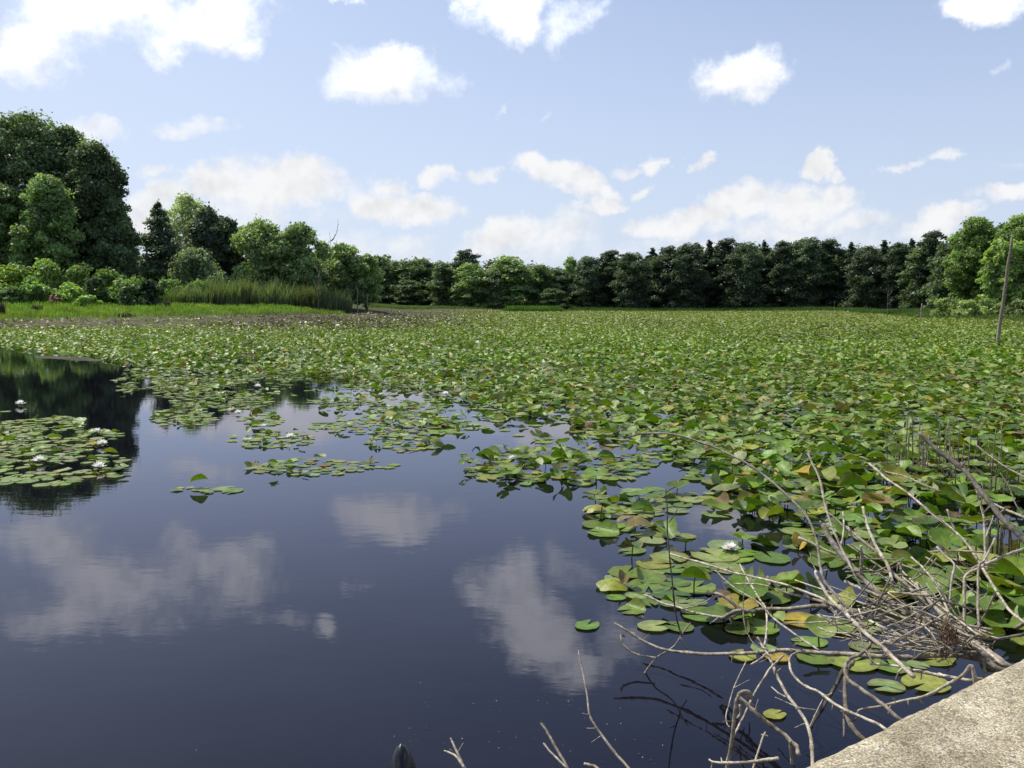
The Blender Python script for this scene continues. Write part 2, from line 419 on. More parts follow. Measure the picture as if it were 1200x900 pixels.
PALETTE = {  # colour class -> base albedo
    'bright green': (.205, .330, .044), 'mid green': (.150, .258, .040), 'dark green': (.082, .155, .028),
    'pale green': (.275, .350, .115), 'yellow-green': (.320, .345, .055), 'bronze': (.24, .18, .055), 'yellow': (.48, .35, .05), 'brown': (.20, .13, .06), 'reddish': (.25, .135, .07)}
PN = list(PALETTE); PC = np.array([PALETTE[k] for k in PN])
W_FLAT = np.array([.20, .16, .02, .48, .11, .006, .004, .008, .004]); W_RAISE = np.array([.36, .25, .11, .13, .10, .02, .01, .015, .005])

def rotm(yaw, tilt, tdir):
    cy, sy = math.cos(yaw), math.sin(yaw); Rz = np.array(((cy, -sy, 0), (sy, cy, 0), (0, 0, 1)))
    ax = Vector((math.cos(tdir), math.sin(tdir), 0)); Rt = np.array(Matrix.Rotation(tilt, 3, ax)); return Rt @ Rz

D1 = ([-400, 0, 30, 145, 150, 260, 400, 520, 600, 700, 780, 850, 900, 960, 1050, 1200, 1600], [404, 408, 411, 428, 431, 437, 444, 464, 484, 505, 530, 575, 615, 650, 700, 745, 790])
D2 = ([-400, 0, 140, 160, 300, 430, 500, 545, 690, 700, 720, 830, 900, 1060, 1200, 1600], [404, 408, 428, 452, 470, 492, 535, 560, 572, 612, 700, 742, 748, 800, 800, 800])
PATCH = [(45, 520, 58, 38, .62), (25, 485, 36, 12, .5), (28, 476, 26, 6, .8), (120, 510, 22, 6, .5), (112, 538, 42, 6, .6), (112, 556, 36, 6, .6), (105, 521, 18, 4, .9), (122, 578, 38, 6.5, .9), (38, 560, 50, 12, .8),
         (-10, 578, 25, 5, .8), (-40, 530, 60, 40, .8), (232, 575, 42, 3.5, .7), (190, 452, 60, 14, .5), (215, 490, 42, 10, .6), (262, 470, 60, 12, .4), (305, 492, 26, 7, .7), (318, 516, 52, 10, .55), (365, 548, 68, 9, .75),
         (440, 545, 30, 5, .5), (610, 553, 78, 16, .95), (470, 520, 52, 12, .6), (430, 500, 60, 10, .5), (715, 598, 30, 6.5, .8), (765, 590, 40, 18, .8), (775, 628, 28, 7, .7), (845, 650, 60, 22, .5), (760, 692, 44, 28, .5), (850, 700, 60, 26, .45), (790, 733, 12, 4, 0.2),
         (960, 760, 60, 18, .3), (1080, 790, 60, 22, .8), (0, 632, 8, 4, .9)]
def zone(px, py, nz):
    """(density, raised share) at a pond point"""
    a = np.interp(px, *D1); b = np.interp(px, *D2)
    den = 0.0; rs = 0.0
    if py < a:
        den = 1.0; rs = .82
        if py > 425 and px > 500:
            den = 1.0 if nz > -.28 else .18
        e = a - py
        if e < 18: den *= .75; rs = .55
    elif py < b:
        den = .7 if nz > .16 else (.2 if nz > -.02 else .02); rs = .25
    for (cx, cy, rx, ry, dd) in PATCH:
        if px < 180 and nz < -.06: continue
        q = ((px - cx) / rx) ** 2 + ((py - cy) / ry) ** 2
        if q < 1 + .5 * nz:
            if dd > den: den = dd; rs = .05 if px < 500 else (.3 if py < 570 else .12)
    return den, rs

pads = []   # near pads: dict
grid = {}
def try_pad(x, y, R, sep):
    k = (int(x / .5), int(y / .5))
    for i in (-1, 0, 1):
        for j in (-1, 0, 1):
            for (a, b, r) in grid.get((k[0] + i, k[1] + j), ()):
                if (a - x) ** 2 + (b - y) ** 2 < (sep * (R + r)) ** 2: return False
    grid.setdefault(k, []).append((x, y, R)); return True

def add_pad(x, y, R, kind, colname, h=None, tilt=None, yaw=None, tdir=None, shade=1.0):
    rr = RNG
    yaw = rr.uniform(0, 6.28) if yaw is None else yaw
    if kind == 'flat':
        h = rr.uniform(.004, .012) if h is None else h; tilt = rr.normal(0, .015) if tilt is None else tilt
    elif kind == 'curl':
        h = rr.uniform(.006, .014) if h is None else h; tilt = rr.normal(0, .02) if tilt is None else tilt
    else:
        h = rr.uniform(.02, .13) if h is None else h; tilt = abs(rr.normal(.2, .2)) if tilt is None else tilt
    tdir = rr.uniform(0, 6.28) if tdir is None else tdir
    h = max(h, R * math.sin(min(abs(tilt), 1.2)) * .8 - .02 if kind not in ('flat', 'curl') else h)
    c = np.array(PALETTE[colname]) * rr.uniform(.7, 1.15) * shade * (.84 if y < 10 else .92) * np.array((rr.uniform(.9, 1.12), 1, rr.uniform(.8, 1.25)))
    pads.append(dict(x=x, y=y, R=R, kind=kind, cn=colname, col=c, h=h, tilt=tilt, yaw=yaw, tdir=tdir))

# the pads one can pick out at the edge of the open water
KEY = [(688, 734, 34, 'flat', 'mid green', 1.0), (766, 735, 40, 'flat', 'pale green', .3), (797, 736, 34, 'flat', 'mid green', 2.6), (907, 839, 28, 'flat', 'yellow-green', .5),
       (706, 598, 44, 'flat', 'pale green', 1.3), (738, 600, 34, 'flat', 'pale green', 4.0), (776, 626, 44, 'flat', 'yellow-green', 2.0), (735, 672, 52, 'flat', 'bright green', 1.1), (760, 688, 56, 'flat', 'mid green', 4.6),
       (790, 668, 38, 'flat', 'mid green', .4), (790, 684, 40, 'flat', 'mid green', 2.5), (815, 690, 52, 'flat', 'bright green', .8), (830, 722, 60, 'flat', 'mid green', 3.1), (760, 707, 26, 'flat', 'mid green', 5.0),
       (838, 652, 60, 'flat', 'pale green', 2.2), (862, 655, 40, 'flat', 'bright green', .2), (850, 640, 44, 'flat', 'pale green', 4.1), (905, 655, 48, 'flat', 'mid green', 1.7), (868, 690, 40, 'bowl', 'bright green', 0.4),
       (918, 684, 54, 'curl', 'bright green', 2.8), (870, 770, 34, 'flat', 'yellow-green', 1.0), (910, 771, 34, 'flat', 'yellow', 2.0), (955, 772, 46, 'flat', 'bright green', 2.2), (1000, 777, 60, 'flat', 'yellow-green', .5), (940, 728, 52, 'flat', 'yellow', 3.3),
       (975, 735, 60, 'flat', 'bright green', 1.9), (1085, 802, 56, 'flat', 'yellow-green', 3.7), (1010, 735, 50, 'flat', 'bright green', .1), (820, 665, 44, 'flat', 'mid green', 5.4), (733, 690, 24, 'fold', 'bronze', 1.2), (742, 655, 26, 'fold', 'dark green', 1.9),
       (1180, 740, 60, 'bowl', 'bright green', 1.0), (1170, 712, 50, 'bowl', 'bright green', 2.2), (1155, 730, 44, 'bowl', 'mid green', .6), (1188, 690, 52, 'bowl', 'bright green', 4.0), (302, 494, 14, 'fold', 'dark green', .4), (297, 492, 12, 'fold', 'brown', 2.4), (308, 500, 12, 'bowl', 'bright green', 1.0)]
for (px, py, w, kd, cn, yw) in KEY:
    p = ground(px, py); R = w / F * p[1] * .5
    try_pad(p[0], p[1], R, .2); add_pad(p[0], p[1], R, kd, cn, yaw=yw, h=.008 if kd == 'flat' else None)

NEAR = 24.0
cand = 0
while cand < 76000:
    cand += 1
    y = math.sqrt(RNG.uniform(3.9 ** 2, NEAR ** 2)); x = RNG.uniform(-.78, .78) * y
    px, py = proj(x, y, 0)
    nz = mnoise.noise(Vector((x * .85, y * .5, 4.2))) + .5 * mnoise.noise(Vector((x * 2.2, y * 1.4, 9.1)))
    den, rs = zone(px, py, nz)
    if RNG.random() > den: continue
    # keep the wall and the near bank clear
    if px > 1000 and y < 4.0: continue
    raised = RNG.random() < rs
    R = RNG.uniform(.072, .138) * (.88 if y > 9 else 1.05) * (.8 if px < 500 and py > 440 else 1.0)
    if RNG.random() < .15: R *= .6
    if not try_pad(x, y, R, .42 if raised else .66): continue
    if raised:
        kind = RNG.choice(['bowl', 'fold', 'droop', 'curl'], p=[.46, .2, .24, .1]); cn = RNG.choice(PN, p=W_RAISE / W_RAISE.sum())
    else:
        kind = RNG.choice(['flat', 'curl'], p=[.86, .14]); cn = RNG.choice(PN, p=W_FLAT / W_FLAT.sum())
    add_pad(x, y, R, str(kind), str(cn))

# choose the 300 largest in the picture as individuals
def shows(p):
    px, py = proj(p['x'], p['y'], p['h'])
    if not (-10 < px < 1210 and py < 905): return 0
    # behind the wall top?
    lim = 900 + (px - 925) * (765 - 900) / 275.0
    if px > 925 and py > lim - 4: return 0
    return p['R'] ** 2 / p['y'] ** 2 * (1.0 if p['kind'] in ('flat', 'curl') else 1.4) / (p['y'] if p['kind'] in ('flat', 'curl') else 3.5)
order = sorted(range(len(pads)), key=lambda i: -shows(pads[i]))
single = set(order[:300])
LANDMARKS = [(855, 645, 'the large white flower'), (600, 539, 'the mid-picture white flower'), (788, 735, 'the upright dark twig foot'), (736, 511, 'the arched stalk tip'),
             (1088, 550, 'the dead reed clump'), (1080, 510, 'the leaning branch tip'), (947, 535, 'the tallest white twig'), (1011, 595, 'the white stub twig'),
             (756, 699, 'the lowest white twig'), (783, 650, 'the long white stick tip'), (908, 840, 'the double-kneed stick'), (725, 730, 'the level branch tip'),
             (1018, 545, 'the diagonal pale twig tip'), (1180, 650, 'the right-angled pale branch'), (1085, 800, 'the concrete wall edge'), (1185, 720, 'the right-border brown stick'),
             (930, 770, 'the level branch middle'), (840, 700, 'the knotty branch end'), (1000, 640, 'the two thickest branches'), (119, 549, 'the left-patch edge flower'),
             (340, 514, 'the lone open-water flower'), (900, 570, 'the arched stalk bend'), (300, 494, 'the folded open-water leaf'), (690, 560, 'the middle pads, right end'), (540, 560, 'the middle pads, left end'),
             (640, 500, 'the leaves above mid-picture'), (1150, 600, 'the bleached upright twig'), (850, 600, 'the arched stalk water gap'), (1120, 540, 'the short dark tuft')]
POST = {'flat': 'lying flat', 'curl': 'with curled edge', 'fold': 'folded lengthwise', 'droop': 'with drooping edges', 'bowl': 'raised off water'}
ORD = ['first', 'second', 'third', 'fourth', 'fifth', 'sixth', 'seventh', 'eighth', 'ninth', 'tenth', 'eleventh', 'twelfth', 'thirteenth']
ONAME = {'bright green': 'bright-green', 'mid green': 'mid-green', 'dark green': 'dark-green', 'pale green': 'pale-green', 'reddish': 'reddish'}
lab = {}
Rs = sorted(pads[i]['R'] for i in single); q1, q2 = Rs[100], Rs[200]
for i in single:
    p = pads[i]; px, py = proj(p['x'], p['y'], p['h'])
    d, k = min((((px - l[0]) ** 2 + ((py - l[1]) * 1.7) ** 2) ** .5, j) for j, l in enumerate(LANDMARKS))
    l = LANDMARKS[k]; dx, dy = px - l[0], (py - l[1]) * 1.7
    rel = 'beside' if d < 16 else (('left of' if dx < 0 else 'right of') if abs(dx) > abs(dy) else ('behind' if dy < 0 else 'in front of'))
    size = 'small' if p['R'] < q1 else ('medium' if p['R'] < q2 else 'large')
    cnm = ONAME.get(p['cn'], p['cn'])
    lab.setdefault((f"{size} {cnm} lily pad {POST[p['kind']]}", rel, l[2]), []).append((d, i))
LABEL = {}
for (a, rel, lm), v in lab.items():
    v.sort()
    for n, (d, i) in enumerate(v):
        LABEL[i] = f"{a}, {rel} {lm}" if len(v) == 1 else f"{a}, {ORD[min(n, 12)]} {rel} {lm}"

def pad_world(p, T, j):
    V, tr, pv = T[p['kind']][j % len(T[p['kind']])]
    M = rotm(p['yaw'], p['tilt'], p['tdir'])
    W = V @ M.T * p['R']
    rad = np.hypot(pv[:, 0], pv[:, 1])[:, None]
    hue = p['col'] * (1.12 - .2 * rad)
    edge = np.clip((rad - .8) / .2, 0, 1) * p.get('edge', 0)
    hue = hue * (1 - edge) + np.array((.20, .13, .04)) * edge
    return W, tr, pv, hue
near = Acc(); stalks = Acc()
for i, p in enumerate(pads):
    p['edge'] = RNG.choice([0, 0, .3, .7])
    if i in single:
        W, tr, pv, hue = pad_world(p, T_HI, int(RNG.integers(0, 99)))
        low = W[:, 2].min() + p['h']
        if low < .003: p['h'] += .003 - low
        o = mesh_np('lily_pad', W, tr, M_PAD, hue, pv)
        o.location = (p['x'], p['y'], p['h'])
        tag(o, LABEL[i], 'lily pad', 'lily pads on the pond')
        if p['kind'] in ('bowl', 'fold', 'droop') and p['h'] > .035:
            P = np.array([(0, 0, 0), (RNG.normal(0, .01), RNG.normal(0, .01), -p['h'] * .5), (RNG.normal(0, .03), RNG.normal(0, .03), -p['h'] - .15)])
            v, f = tube(catmull(P, 3), np.linspace(.004, .005, 7), 5)
            mesh_np('stalk', v, f, M_PAD, np.tile((.08, .10, .03), (len(v), 1)), np.zeros((len(v), 3)) + 1, parent=o)
    else:
        W, tr, pv, hue = pad_world(p, T_HI if p['y'] < 9 else T_MID, int(RNG.integers(0, 99)))
        low = W[:, 2].min() + p['h']
        if low < .003: p['h'] += .003 - low
        near.add(W + np.array((p['x'], p['y'], p['h'])), tr, hue, pv)

# farther pads in bulk
def bulk(y0, y1, dens, Rr, T, hmax, wide=.8, tilt_s=.3):
    n = int(dens * wide * (y1 ** 2 - y0 ** 2))
    y = np.sqrt(RNG.uniform(y0 ** 2, y1 ** 2, n)); x = RNG.uniform(-wide, wide, n) * y
    px, py = proj(x, y, 0 * x); zt = terrain_z(x, y)
    keep = zt < .42
    nz = vnoise(x * .12, y * .05, 1.0, 3) + .5 * vnoise(x * .5, y * .25, 1.0, 5)
    # left open mud and stalk ground thins the leaves
    brown = np.clip((px - 200) / 90, 0, 1) * np.clip((600 - px) / 160, 0, 1) * np.clip((392 - py) / 14, 0, 1)
    brown = np.maximum(brown, np.clip((120 - px) / 90, 0, 1) * np.clip((388 - py) / 4, 0, 1) * .9)
    pr = np.where(nz > -.42, 1.0, .35) * (1 - .38 * brown) * np.where(zt > 0.02, .85, 1.0)
    pr *= np.where((px < 210) & (py < 385), .55, 1.0)
    a = np.interp(px, *D1); pr *= np.clip((a - py) / 5, 0, 1)
    keep &= RNG.random(n) < pr
    x, y, nz, zt, brown = x[keep], y[keep], nz[keep], zt[keep], brown[keep]; n = len(x)
    ci = RNG.choice(len(PN), n, p=W_RAISE / W_RAISE.sum())
    c = PC[ci] * RNG.uniform(.75, 1.25, (n, 1)) * (1 + .25 * nz[:, None])
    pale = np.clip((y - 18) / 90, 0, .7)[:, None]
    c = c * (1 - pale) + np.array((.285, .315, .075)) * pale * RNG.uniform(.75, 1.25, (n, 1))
    bm = (RNG.random(n) < brown * .75)[:, None]
    c = np.where(bm, np.array((.14, .105, .07)) * RNG.uniform(.6, 1.3, (n, 1)), c)
    R = RNG.uniform(*Rr, n); h = np.maximum(0, zt) + RNG.uniform(.02, hmax, n)
    yaw = RNG.uniform(0, 6.28, n); tl = np.abs(RNG.normal(tilt_s, .28, n)); td = RNG.uniform(0, 6.28, n)
    cy, sy = np.cos(yaw), np.sin(yaw); ax, ay = np.cos(td), np.sin(td); ct, st = np.cos(tl), np.sin(tl)
    flat_t = [t for k in KINDS for t in T[k]]; pick = RNG.integers(0, len(flat_t), n)
    A = Acc()
    for ti, (V, tr, pv) in enumerate(flat_t):
        s = np.where(pick == ti)[0]
        if not len(s): continue
        X = V[None, :, 0] * cy[s, None] - V[None, :, 1] * sy[s, None]; Y = V[None, :, 0] * sy[s, None] + V[None, :, 1] * cy[s, None]; Z = np.broadcast_to(V[None, :, 2], X.shape)
        # rodrigues about (ax, ay, 0)
        kx, ky = ax[s, None], ay[s, None]; c_, s_ = ct[s, None], st[s, None]; dot = (kx * X + ky * Y) * (1 - c_)
        X2 = X * c_ + ky * Z * s_ + kx * dot; Y2 = Y * c_ - kx * Z * s_ + ky * dot; Z2 = Z * c_ + (kx * Y - ky * X) * s_
        W = np.stack([X2 * R[s, None] + x[s, None], Y2 * R[s, None] + y[s, None], Z2 * R[s, None] + h[s, None]], -1)
        # keep the lowest edge above the water
        lowest = W[:, :, 2].min(1); W[:, :, 2] += np.maximum(0, .004 - lowest)[:, None]
        m = V.shape[0]
        F_ = tr[None] + (np.arange(len(s)) * m)[:, None, None]
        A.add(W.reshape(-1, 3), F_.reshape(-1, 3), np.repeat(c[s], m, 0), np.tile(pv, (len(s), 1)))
    return A
b1 = bulk(NEAR, 62, 21.0, (.065, .118), T_LO, .12, .8, .25)
b2 = bulk(62, 175, 5.0, (.10, .16), templates(4, 1, 4, 9), .16, .75, .22)
for b in (b1, b2):
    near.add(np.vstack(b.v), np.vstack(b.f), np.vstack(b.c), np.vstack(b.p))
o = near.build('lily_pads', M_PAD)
tag(o, 'dense carpet of overlapping lily pads and spatterdock leaves covering the far pond', 'lily pads', kind='stuff')

# ------------------------------------------------------------------ white water lilies
def petal_ring(A, n, L, w, elev, off, cup, z0):
    for k in range(n):
        a = 2 * PI * k / n + off + RNG.normal(0, .06); e = elev + RNG.normal(0, .06); l = L * RNG.uniform(.9, 1.08)
        u = np.array((math.cos(a), math.sin(a), 0)); s = np.array((-u[1], u[0], 0)); V = []; Fc = []
        for i in range(6):
            t = i / 5; ww = w * math.sin(PI * min(1, .12 + t * .88)) ** .8 * (1 - .25 * t)
            ee = e + cup * t; d = u * math.cos(ee) + np.array((0, 0, 1)) * math.sin(ee)
            c = u * l * t * math.cos(e + cup * t * .5) + np.array((0, 0, z0 + l * t * math.sin(e + cup * t * .5)))
            nrm = np.array((0, 0, 1)) * math.cos(ee) - u * math.sin(ee)
            for j in (-1, 0, 1): V.append(c + s * ww * j + nrm * ww * .35 * abs(j))
        for i in range(5):
            for j in range(2):
                b = i * 3 + j; Fc += [(b, b + 1, b + 4), (b, b + 4, b + 3)]
        A.add(np.array(V), np.array(Fc))
def lily(px, py, size, label, tilt=.1):
    p = ground(px, py); e = empty('water_lily', (p[0], p[1], .02)); e.scale = (size,) * 3; e.rotation_euler = (tilt, RNG.uniform(-.1, .1), RNG.uniform(0, 6))
    tag(e, label, 'flower', 'white water lilies on the pond')
    A = Acc(); petal_ring(A, 8, .5, .11, .12, 0, .35, .04); petal_ring(A, 8, .47, .10, .5, .4, .3, .06); petal_ring(A, 7, .40, .085, .9, .1, .25, .08); petal_ring(A, 6, .3, .06, 1.2, .3, .1, .09)
    A.build('petals', M_PETAL, e)
    S = Acc()
    for k in range(26):
        a = k * 2.4; r = .02 + .1 * (k / 26) ** .5
        v, f = tube(np.array([(r * .6 * math.cos(a), r * .6 * math.sin(a), .08), (r * math.cos(a), r * math.sin(a), .19), (r * .85 * math.cos(a), r * .85 * math.sin(a), .25)]), [.012, .014, .008], 4); S.add(v, f)
    S.build('stamens', M_STAMEN, e)
    A = Acc(); petal_ring(A, 4, .5, .12, -.05, .2, .2, .02)
    v, f = A.v, A.f
    o = A.build('sepals', M_PAD, e)
for a in [(855, 648, .15, 'large open white water lily on the pads nearest the dead branches'),
          (600, 541, .15, 'white water lily on the front edge of the pads at mid-picture'),
          (340, 515, .17, 'lone white water lily on open water left of the middle pads'),
          (279, 486, .15, 'small white water lily left of the dark folded leaf'),
          (116, 551, .19, 'lowest white water lily at the right edge of the left pad patch'),
          (120, 523, .17, 'white water lily beside a single pale pad right of the left patch'),
          (114, 509, .17, 'topmost of three white water lilies right of the left pad patch'),
          (24, 476, .22, 'white water lily in the tree reflection at the upper left'),
          (46, 543, .17, 'white water lily in the middle of the left pad patch'),
          (302, 455, .2, 'white water lily near leaves at the lily field front edge'),
          (522, 464, .2, 'white water lily among raised leaves left of mid-picture'),
          (309, 502, .12, 'small white water lily at the foot of the folded leaf')]:
    lily(*a)
# tiny bits floating on the open water
A = Acc(); rd_ = np.random.default_rng(19)
for k in range(170):
    if k < 110: p = ground(rd_.uniform(430, 780), rd_.uniform(815, 905))
    else:
        y = rd_.uniform(3.3, 13); p = np.array((rd_.uniform(-.65, .35) * y, y, 0))
    r = rd_.uniform(.0008, .003); a = rd_.uniform(0, 6.28); e = rd_.uniform(.3, 1)
    V = [(p[0] + r * math.cos(a + t) , p[1] + r * e * math.sin(a + t), .004) for t in (0, 1.3, 2.6, 3.9, 5.2)]
    c = (.55, .52, .45) if rd_.random() < .5 else (.14, .11, .06)
    A.add(np.array(V), np.array([(0, 1, 2), (0, 2, 3), (0, 3, 4)]), c)
tag(A.build('floating_debris', M_GRASS, smooth=False), 'fine specks of fluff and debris floating on the open water', 'debris', kind='stuff')

# ------------------------------------------------------------------ concrete wall at the lower right
E1 = ground(917, 900, .9); E2 = ground(1197, 763, .9)
U = (E2 - E1); U[2] = 0; U /= np.linalg.norm(U); NIN = np.array((U[1], -U[0], 0))   # NIN points away from the water
def build_wall():
    prof = [(0.012, -.8), (0.012, .3), (.010, .6), (.006, .78), (.0, .85), (.004, .872), (.014, .889), (.028, .897)]
    prof += [(x, .9) for x in np.linspace(.045, .42, 34)] + [(.437, .895), (.447, .88), (.45, .85), (.45, .6), (.45, .2)]
    n = 300; V = []; Q = []; m = len(prof)
    for i in range(n + 1):
        s = -2.2 + 6.2 * (i / n)
        for (a, z) in prof:
            p = E1 + U * s + NIN * a; p[2] = z
            v = Vector(p)
            d = (mnoise.noise(v * 14) * .004 + mnoise.noise(v * 3) * .004) * (.35 if a < .06 else 1) + mnoise.noise(v * 45) * .0018
            if .8 < z and a < .05: d += -abs(mnoise.noise(v * 70)) * .003
            q = p + np.array((0, 0, 1.0 if z > .86 else 0)) * d + (-NIN) * (d if a < .05 else 0)
            V.append(q)
    for i in range(n):
        for j in range(m - 1):
            k = i * m + j; Q.append((k, k + 1, k + m + 1, k + m))
    Q = [q[::-1] for q in Q]
    o = mesh_np('concrete_wall', V, None, M_CONC, quads=Q)
    return tag(o, 'weathered pebbly concrete wall top crossing the lower right corner', 'wall')
build_wall()
c0 = E1 + U * -60 + NIN * .452; c1 = E1 + U * 60 + NIN * .452
rd = [c0, c1, c1 + NIN * 60, c0 + NIN * 60]
o = mesh_np('road_shoulder', [(p[0], p[1], .3) for p in rd], None, M_CONC, quads=[(0, 3, 2, 1)], smooth=False)
tag(o, 'gravelly road shoulder behind the concrete wall', kind='structure')

# pale slab under the water at the bottom edge
def slab():
    c = ground(625, 965, -.06); V = []; Q = []
    for i in range(49):
        a = 2 * PI * i / 48
        for (r, z) in ((0, -.055), (.28, -.055), (.36, -.06), (.38, -.09), (.40, -.6)):
            rr = r * (1 + .05 * math.sin(3 * a + 1) + .03 * math.sin(7 * a)); V.append((c[0] + rr * math.cos(a) * 1.35, c[1] + rr * math.sin(a) * .95, z))
    for i in range(48):
        for j in range(4):
            k = i * 5 + j; Q.append((k, k + 1, k + 6, k + 5))
    return tag(mesh_np('submerged_rock', V, None, mat_plain('pale_silt', (.62, .62, .62), .9), quads=Q), 'pale rounded rock just under the water at the bottom edge', 'rock')
slab()

# black wet log end
def log_end():
    d = 2.45; V = []; Fc = []
    base = at(488, 960, d); tip = at(473, 871, d + .12)
    base[2] = -.25
    prof = [(0, .078), (.45, .075), (.62, .071), (.75, .064), (.84, .056), (.91, .045), (.96, .031), (.988, .016), (1.0, .001)]
    ax = tip - base; Ln = np.linalg.norm(ax); k = ax / Ln; s = np.cross(k, (0, 1, 0)); s /= np.linalg.norm(s); w = np.cross(k, s)
    base = tip - k * Ln
    for (t, r) in prof:
        for j in range(16):
            a = 2 * PI * j / 16; q = base + ax * t + (s * math.cos(a) * .85 + w * math.sin(a)) * r * 1.0
            q = q + s * .008 * (t > .6); V.append(q + np.array([mnoise.noise(Vector(q * 30)) * .002] * 3))
    for i in range(len(prof) - 1):
        for j in range(16):
            a = i * 16 + j; b = i * 16 + (j + 1) % 16; Fc.append((a, b, b + 16, a + 16))
    return tag(mesh_np('log', V, None, M_WETLOG, quads=Fc), 'black wet pointed log end poking up at the bottom edge', 'log')
log_end()

# ------------------------------------------------------------------ dead branches
def branch(name, label, pts, w0, w1, d0, d1, tone=1.0, subs=(), root=None, group='dead branches piled against the wall', cat='branch', wob=1.0):
    """pts in photo pixels with depth running from d0 to d1; widths in photo pixels; subs = forked twigs of the same branch"""
    rng = np.random.default_rng(abs(hash(label)) % 9999 if False else sum(map(ord, label)))
    pts = np.array(pts, float); L = np.concatenate([[0], np.cumsum(np.linalg.norm(np.diff(pts, axis=0), axis=1))]); L /= L[-1]
    dep = d0 + (d1 - d0) * L
    P = np.array([at(p[0], p[1], d) for p, d in zip(pts, dep)])
    if root is not None:   # carry on down behind the wall to the water
        q_ = pts[-1] * 2 - pts[-2]; P = np.vstack([P, at(q_[0], q_[1], d1 - .02), at(q_[0] + 6, q_[1] + 60, d1 - .04), at(q_[0] + 8, q_[1] + 190, d1 - .1)])
    base = P[len(pts) - 1].copy()
    def make(Pw, ra, rb, parent, nm, tone):
        C = catmull(Pw, 6); n = len(C)
        seglen = np.linalg.norm(C[-1] - C[0]) / n
        if n > 6:
            jit = np.array([[mnoise.noise(Vector((i * .33, k * 9.1 + ra * 999, 2.2))) for k in range(3)] for i in range(n)]) * min(.006, ra * .7) * wob * .6; jit[0] *= .2
            C = C + jit
        R = np.linspace(ra, rb, n) * (1 + .10 * np.array([mnoise.noise(Vector((i * .8, ra * 500, 7.7))) for i in range(n)]))
        for kk in range(max(0, n // 9)):
            i = int(rng.integers(1, n - 1)); R[i] *= rng.uniform(1.15, 1.4)
        v, f = tube(C - base, R, 9, .09, rng)
        t = np.repeat(np.linspace(1.12, .9, n) * (1 + .3 * np.array([mnoise.noise(Vector((i * .55, ra * 777, 4.4))) for i in range(n)])), 9); t = np.concatenate([t, [1, 1]])[:, None] * tone * rng.uniform(.9, 1.1, (len(v), 1))
        cc_ = np.tile(np.array((1.0, .98, .95)), (len(v), 1)) * t
        M_ = Acc(); M_.add(v, f, cc_)
        Lm = np.linalg.norm(np.diff(C, axis=0), axis=1).sum()
        for kk in range(int(min(7, Lm * 5 * rng.uniform(.4, 1.2)))):   # broken-off spurs
            i = int(rng.integers(2, max(3, n - 1))) if n > 4 else 1; i = min(i, n - 1)
            t_ = C[i] - C[i - 1]; t_ /= np.linalg.norm(t_) + 1e-9; u_ = np.cross(t_, rng.normal(size=3)); u_ /= np.linalg.norm(u_) + 1e-9
            st = C[i] - base; Ls = rng.uniform(.012, .05) + R[i]; e_ = st + (u_ + t_ * rng.uniform(-.7, .3)) * Ls
            r_ = max(.0012, R[i] * rng.uniform(.22, .5)); vs, fs = tube([st, (st + e_) / 2 + rng.normal(0, .002, 3), e_], [r_ * 1.2, r_, r_ * .7], 6)
            M_.add(vs, fs, np.array((1.0, .97, .93)) * tone * rng.uniform(.8, 1.2))
        return M_.build(nm, M_DEAD, parent)
    px2r = lambda w, d: w / F * d * .5 * .8
    o = make(P, px2r(w0, d0), px2r(w1, d1), None, name, tone); o.location = base
    for (sp, sw0, sw1, sd0, sd1) in subs:
        sp = np.array(sp, float); n = len(sp)
        S = np.array([at(p[0], p[1], d) for p, d in zip(sp, np.linspace(sd0, sd1, n))])
        make(S, px2r(sw0, sd0), px2r(sw1, sd1), o, 'twig', tone * 1.05)
    return tag(o, label, cat, group)

def R_(x=0.0, y=0.0, z=-.12):   # hidden foot of the pile behind the wall
    q = E1 + U * (1.05 + x) - NIN * (.22 + y); return np.array((q[0], q[1], z))
B = branch
B('dead_branch', 'long grey branch lying level across the water from the wall to its forked tip',
  [(720, 730), (738, 741), (760, 754), (782, 762), (820, 766), (860, 766), (900, 764), (920, 762), (960, 765), (1000, 767), (1056, 770), (1100, 768), (1140, 770), (1166, 784)], 3.2, 10.5, 4.32, 3.1, .95,
  [([(752, 794), (768, 772), (788, 759), (799, 744), (809, 730)], 3.0, 2.0, 4.18, 4.15), ([(757, 798), (752, 793), (747, 793)], 3, 2, 4.17, 4.18),
   ([(768, 771), (744, 766), (730, 755), (728, 744), (732, 746)], 3, 2.6, 4.2, 4.32), ([(798, 747), (806, 762)], 2, 2, 4.15, 4.15)], R_(.1, .05))
B('dead_branch', 'speckled grey branch standing up across the long level branch and slanting down to the wall',
  [(888, 747), (892, 755), (898, 764), (905, 778), (912, 795), (924, 816), (940, 838), (947, 852), (951, 872), (953, 900)], 3.6, 6.6, 3.75, 2.95, 1.0,
  [([(904, 805), (912, 812), (921, 817)], 1.8, 2.4, 3.4, 3.3), ([(908, 817), (924, 824), (936, 829), (956, 832)], 1.2, 2, 3.35, 3.25), ([(964, 820), (956, 836), (949, 852)], 1.6, 2.2, 3.1, 3.0)], R_(-.75, -.1))
B('dead_branch', 'slim pale branch running from the level branch down to the lower left',
  [(918, 768), (908, 778), (900, 787), (886, 810), (874, 834), (866, 850), (861, 861)], 3.4, 3.2, 3.6, 3.2, 1.15)
